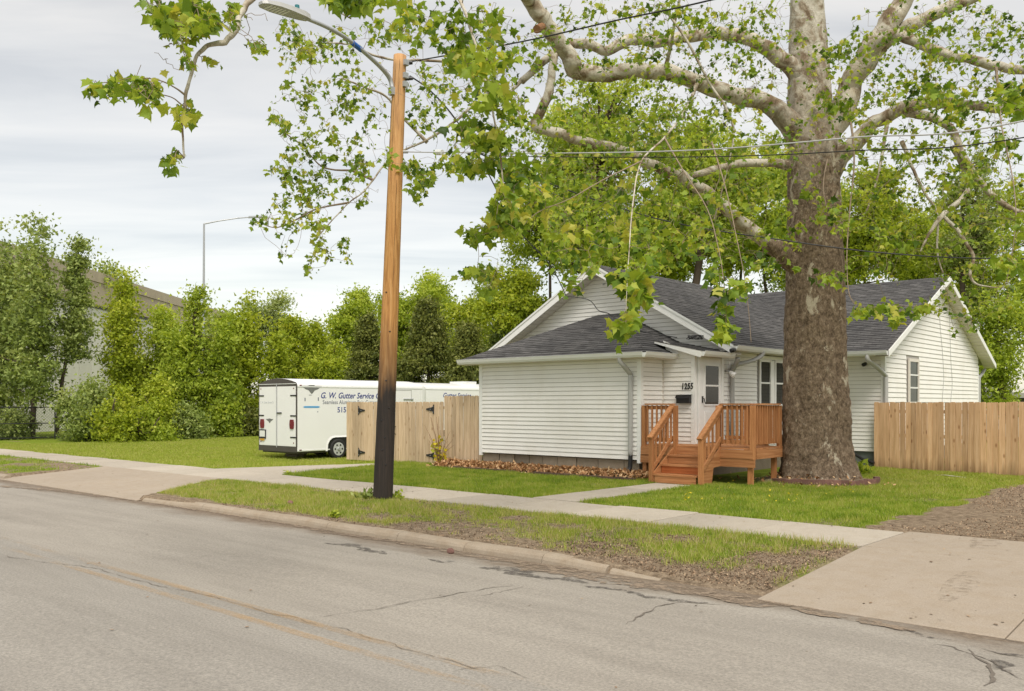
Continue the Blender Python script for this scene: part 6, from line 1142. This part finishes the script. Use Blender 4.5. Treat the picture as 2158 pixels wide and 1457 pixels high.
for (x, y, rx, ry, d, n, sz) in CL + FILL:
    fill = n >= 45
    for k in range(n if fill else max(1, int(round(n * 1.9)))):
        a = rs.uniform(0, 6.28); q = math.sqrt(rs.uniform(0, 1)); dd = dmap(d) + rs.normal(0, .35 if d < 12 else .8); tips.append((wrd(x + rx * q * math.cos(a), y + ry * q * math.sin(a), dd), sz * (.66 if d < 9 else .74), fill))
for (x, y, rx, ry, d, n) in [(1980, 130, 190, 140, 18.5, 190), (1450, 130, 330, 140, 18.5, 170), (1950, 430, 200, 180, 18, 150), (700, 260, 130, 220, 16.5, 90), (960, 200, 150, 150, 17, 80), (1300, 420, 260, 150, 17.5, 100), (320, 130, 110, 60, 7.9, 14), (540, 60, 40, 60, 8, 8)]:
    for k in range(n):
        a = rs.uniform(0, 6.28); q = math.sqrt(rs.uniform(0, 1)); tips.append((wrd(x + rx * q * math.cos(a), y + ry * q * math.sin(a), dmap(d) + rs.normal(0, .15 if d < 9 else .8)), .1, 2))
NP = np.zeros((160000, 3)); NR = np.zeros(160000); nn = 0
for p, rd_ in NODES: NP[nn] = p; NR[nn] = rd_; nn += 1
T = np.array([t[0] for t in tips]); d0 = np.array([np.min(np.linalg.norm(NP[:nn] - t, axis=1)) for t in T]); order = np.argsort(d0); tw = MB(); LP = []; LD = []; LS = []; LT = []
for i in order:
    t, sz, fill = tips[i]; tv = np.array(t); dist = np.linalg.norm(NP[:nn] - tv, axis=1) + .25 * np.maximum(0, tv[2] - NP[:nn, 2]); j = int(np.argmin(dist)); s = Vector(NP[j]); L_ = (t - s).length
    if L_ < .02: continue
    k = max(3, min(9, int(L_ / .22) + 2)); side = Vector(rs.normal(0, 1, 3)) * .12 * L_; pts = []
    for q in range(k + 1): u = q / k; pts.append(s.lerp(t, u) + side * math.sin(math.pi * u) + Vector((0, 0, .12 * L_ * math.sin(math.pi * u))) + (Vector(rs.normal(0, 1, 3)) * .018 if 0 < q < k else Vector((0, 0, 0))))
    r0 = min(NR[j] * .8, .004 + .006 * L_); tw.tube(pts, [max(.0028, r0 * (1 - .7 * q / k)) for q in range(k + 1)], 4, caps=False)
    for q in range(1, k + 1): NP[nn] = pts[q]; NR[nn] = max(.003, r0 * (1 - .7 * q / k)); nn += 1
    dirv = (pts[-1] - pts[-2]).normalized(); nl = int(rs.integers(2, 5)) if fill else int(rs.integers(3, 7))
    if fill == 2: nl = int(rs.random() < .3)
    shade = rs.normal(0, .2)
    for q in range(nl):
        u = 1 - rs.uniform(0, .45) * min(1, .8 / max(L_, .1)) * (q > 0); b_ = s.lerp(t, u) + side * math.sin(math.pi * u) + Vector((0, 0, .12 * L_ * math.sin(math.pi * u))); o = Vector(rs.normal(0, 1, 3)) * sz * .35; o.z -= sz * .1; LP.append(b_ + o)
        td = Vector(rs.normal(0, 1, 3)); td.z = td.z * .5 - rs.uniform(.2, 1.1); LD.append(td.normalized()); LS.append(sz * rs.uniform(.35, 1.2)); LT.append(np.clip(.52 + shade + rs.normal(0, .17), 0, 1) if rs.random() > .03 else .97)
tw.build('twigs', M['twig'], syc)['kind'] = 'stuff'
LP = np.array(LP); LD = np.array(LD); LS = np.array(LS); LT = np.array(LT); n = len(LP)
half = [(.10, -.04), (.33, -.06), (.26, .12), (.42, .17), (.60, .36), (.38, .40), (.30, .50), (.22, .62), (.12, .72)]
leaf = np.array([(0, .3, 0.04), (0, 0, 0)] + [(x, y, 0) for x, y in half] + [(0, 1.0, 0)] + [(-x, y, 0) for x, y in half[::-1]]); leaf[:, 2] = -.28 * np.abs(leaf[:, 0]) - .25 * (leaf[:, 1] - .3) ** 2
nb = len(leaf); rq = rs.normal(0, 1, (n, 3)); Sx = np.cross(LD, rq); Sx /= np.linalg.norm(Sx, axis=1)[:, None]; Nz = np.cross(Sx, LD); fl = np.where(Nz[:, 2] < 0, -1, 1)[:, None]; Nz = Nz * fl
curl = rs.uniform(-.6, 2.8, n)[:, None, None]
V = LP[:, None] + (leaf[None, :, 0:1] * Sx[:, None] + leaf[None, :, 1:2] * LD[:, None] + leaf[None, :, 2:3] * curl * Nz[:, None]) * LS[:, None, None]
fan = np.array([(0, i, i + 1) for i in range(1, nb - 1)] + [(0, nb - 1, 1)]); Fc = (np.arange(n)[:, None, None] * nb + fan[None]).reshape(-1, 3); V = V.reshape(-1, 3) - np.array([-8.37, 19.75, .15])
o = mesh_obj('leaves', np_mesh('leaves', V, Fc, np.repeat(LT, nb)), M['leaf_syc'], syc); o['kind'] = 'stuff'
print('sycamore leaves', n, 'twig faces', len(tw.f))

# ------------------------------------------------------------------ small plants and odds
fs = thing('shrub', tuple(atY(928, 965, 17.55)), 'thin bare twiggy shrub with yellow new leaves in front of the gate', 'shrub'); b0 = Vector((OFF[fs].x, 17.5, .15)); mb = MB(); lp = []; rr = np.random.default_rng(3)
for k in range(16):
    a = rr.uniform(0, 6.28); h = rr.uniform(.6, 1.5); e_ = b0 + Vector((math.cos(a) * rr.uniform(.15, .6), math.sin(a) * .25, h)); m_ = b0.lerp(e_, .5) + Vector((math.cos(a) * -.05, 0, .12)); mb.tube([b0, m_, e_], [.012, .008, .004], 5)
    for q in range(7): lp.append(np.array(b0.lerp(m_, rr.uniform(.2, 1))) + rr.normal(0, .04, 3) * [1, 1, .5])
mb.build('stems', simple('reddish_stem', (.25, .15, .09)), fs); lp = np.array(lp); o = mesh_obj('leaves', np_mesh('l', leaf_cards(lp, .1, rr) - np.array(OFF[fs]), np.arange(len(lp) * 4).reshape(-1, 4), np.repeat(rr.uniform(0, 1, len(lp)), 4)), leaf_mat('yellow_leaf', Lf((.3, .35, .03), (.6, .5, .03), (.75, .6, .05))), fs); o['kind'] = 'stuff'
def weed(px, py, z, s, lab, n=40, mat='leaf_bg', seed=1):
    s *= .55; n = int(n * 1.4)
    p = atZ(px, py, z); r_ = np.random.default_rng(seed); P = np.array(p) + np.abs(r_.normal(0, 1, (n, 3))) * np.array([0, 0, s * .35]) + r_.normal(0, 1, (n, 3)) * np.array([s * .45, s * .45, .01]); t = r_.normal(0, 1, (n, 3)) * [1, 1, .3]; t[:, 2] += .8
    V = leaf_cards(P, s * .55, r_, .28, -.9); o = mesh_obj('weed', np_mesh('weed', V - np.array(p), np.arange(n * 4).reshape(n, 4), np.repeat(r_.random(n), 4)), M[mat]); o.location = p; tag(o, lab, 'weed'); return o
weed(706, 1088, .14, .22, 'broad leaved weed on the verge near the kerb', 45, 'leaf_bg', 1); weed(608, 1000, .2, .2, 'leafy weed at the corner where sidewalk meets driveway', 40, 'leaf_bg', 2); weed(770, 1050, .2, .3, 'dry grass tuft at the foot of the utility pole', 60, 'leaf_dull', 3); weed(838, 1050, .2, .25, 'green tuft pressed against the utility pole foot', 50, 'leaf_bg', 4)
weed(1690, 1010, .25, .3, 'tall grass tuft at the front of the brick ring', 30, 'leaf_yel', 5); weed(1815, 1000, .2, .5, 'leafy weeds between the sycamore and the cedar fence', 120, 'leaf_bg', 6); weed(940, 965, .2, .3, 'small green weed beside the twiggy shrub', 40, 'leaf_bg', 7); weed(1850, 985, .15, .5, 'green clump against the first cedar boards', 90, 'leaf_bg', 8)
r = np.random.default_rng(35); n_ = 420; X = np.concatenate([r.uniform(-4, 2, 150), r.uniform(-26, -18, 60), r.uniform(-30, 0, 110), r.uniform(-16, -5, 100)]); Y = np.concatenate([r.uniform(8.3, 12.6, 150), r.uniform(8.4, 12.5, 60), r.uniform(2, 8, 110), r.uniform(11.1, 12.5, 100)])
zt_ = np.where(Y < 8.25, np.maximum(0, .1 - .1 * ((Y - 4.35) / 4) ** 2), np.where((X > -4.1) | (X < -18), slab_z(Y), .212)); bits('ground_debris', X, Y, .035, M['chips'], 'specks of dead leaf and grit on the paving and road', 'debris', .15, 36, lift=zt_ - hz(X, Y) - .003)
def stain(pix, w, lab):
    P = [atZ(x_, y_, .12) for x_, y_ in pix]; mb = MB(); n = len(P)
    for i, p in enumerate(P):
        t = (P[min(i + 1, n - 1)] - P[max(i - 1, 0)]).normalized(); s_ = Vector((-t.y, t.x, 0)); ww = w * math.sin(math.pi * (i + .6) / (n + .2))
        for sg in (-1, -.5, 0, .5, 1): q = p + s_ * sg * ww; mb.v.append((q.x, q.y, float(slab_z(q.y)) + .004))
    for i in range(n - 1):
        for j in range(4): mb.f.append((5 * i + j, 5 * i + j + 1, 5 * i + j + 6, 5 * i + j + 5))
    m, nt, b = new_mat('oil_stain'); b.inputs['Base Color'].default_value = (.15, .105, .06, 1); b.inputs['Roughness'].default_value = .9; q1 = noise(nt, wcoords(nt), 8, 6, .75); mq = N(nt, 'ShaderNodeMapRange'); nt.links.new(q1, mq.inputs[0]); mq.inputs[1].default_value = .48; mq.inputs[2].default_value = .7; mq.inputs[4].default_value = .4; nt.links.new(mq.outputs[0], b.inputs['Alpha'])
    o = mb.build('oil_stain', m); tag(o, lab, 'stain', kind='structure')
stain([(1990, 1258), (2010, 1246), (2025, 1234), (2040, 1222), (2050, 1212)], .16, 'larger brown stain on the concrete driveway'); stain([(2062, 1172), (2075, 1160), (2085, 1150), (2092, 1142)], .2, 'smaller brown stain near the gravel end of the driveway')
r = np.random.default_rng(31); P_ = [atZ(x_, y_, .2) for x_, y_ in zip(r.uniform(1430, 1800, 130), r.uniform(1012, 1065, 130))]; X = np.array([p.x for p in P_]); Y = np.array([p.y for p in P_])
bits('yellow_flowers', X, Y, .045, bpy.data.materials['yellow_leaf'], 'tiny yellow wild flowers dotted over the lawn before the sycamore', 'flowers', .5, 32, lift=.06)
for (px, py, s, lab) in [(950, 1166, .05, 'brown stone lying on the kerb'), (612, 1064, .06, 'small grey stone on the verge'), (1300, 1010, .05, 'loose stone in front of the porch bed')]:
    p = atZ(px, py, .15); v = []; mb = MB(); mb.tube([p + Vector((-s, 0, s * .3)), p + Vector((-s * .5, 0, s * .45)), p + Vector((s * .4, 0, s * .5)), p + Vector((s, 0, s * .3))], [s * .3, s * .8, s * .75, s * .25], 7, wob=.15); o = mb.build('stone', M['brick']); tag(o, lab, 'stone')
MB_ = MB().tube([(WX - 1.2, WY - .1, .75), (WX - .9, WY - .15, .62), (WX - .5, WY - .2, .4), (WX - .2, WY - .25, .32)], .045, 8).build('drain_pipe', M['black']); tag(MB_, 'black corrugated drain pipe against the grey wing foundation', 'pipe')
sk = MB().tube([(-6.9, 23.2, .2), (-6.6, 23.1, .23), (-6.1, 23.0, .2)], .015, 5).build('fallen_stick', M['limb']); tag(sk, 'pale fallen stick on the grass before the cedar fence', 'stick')
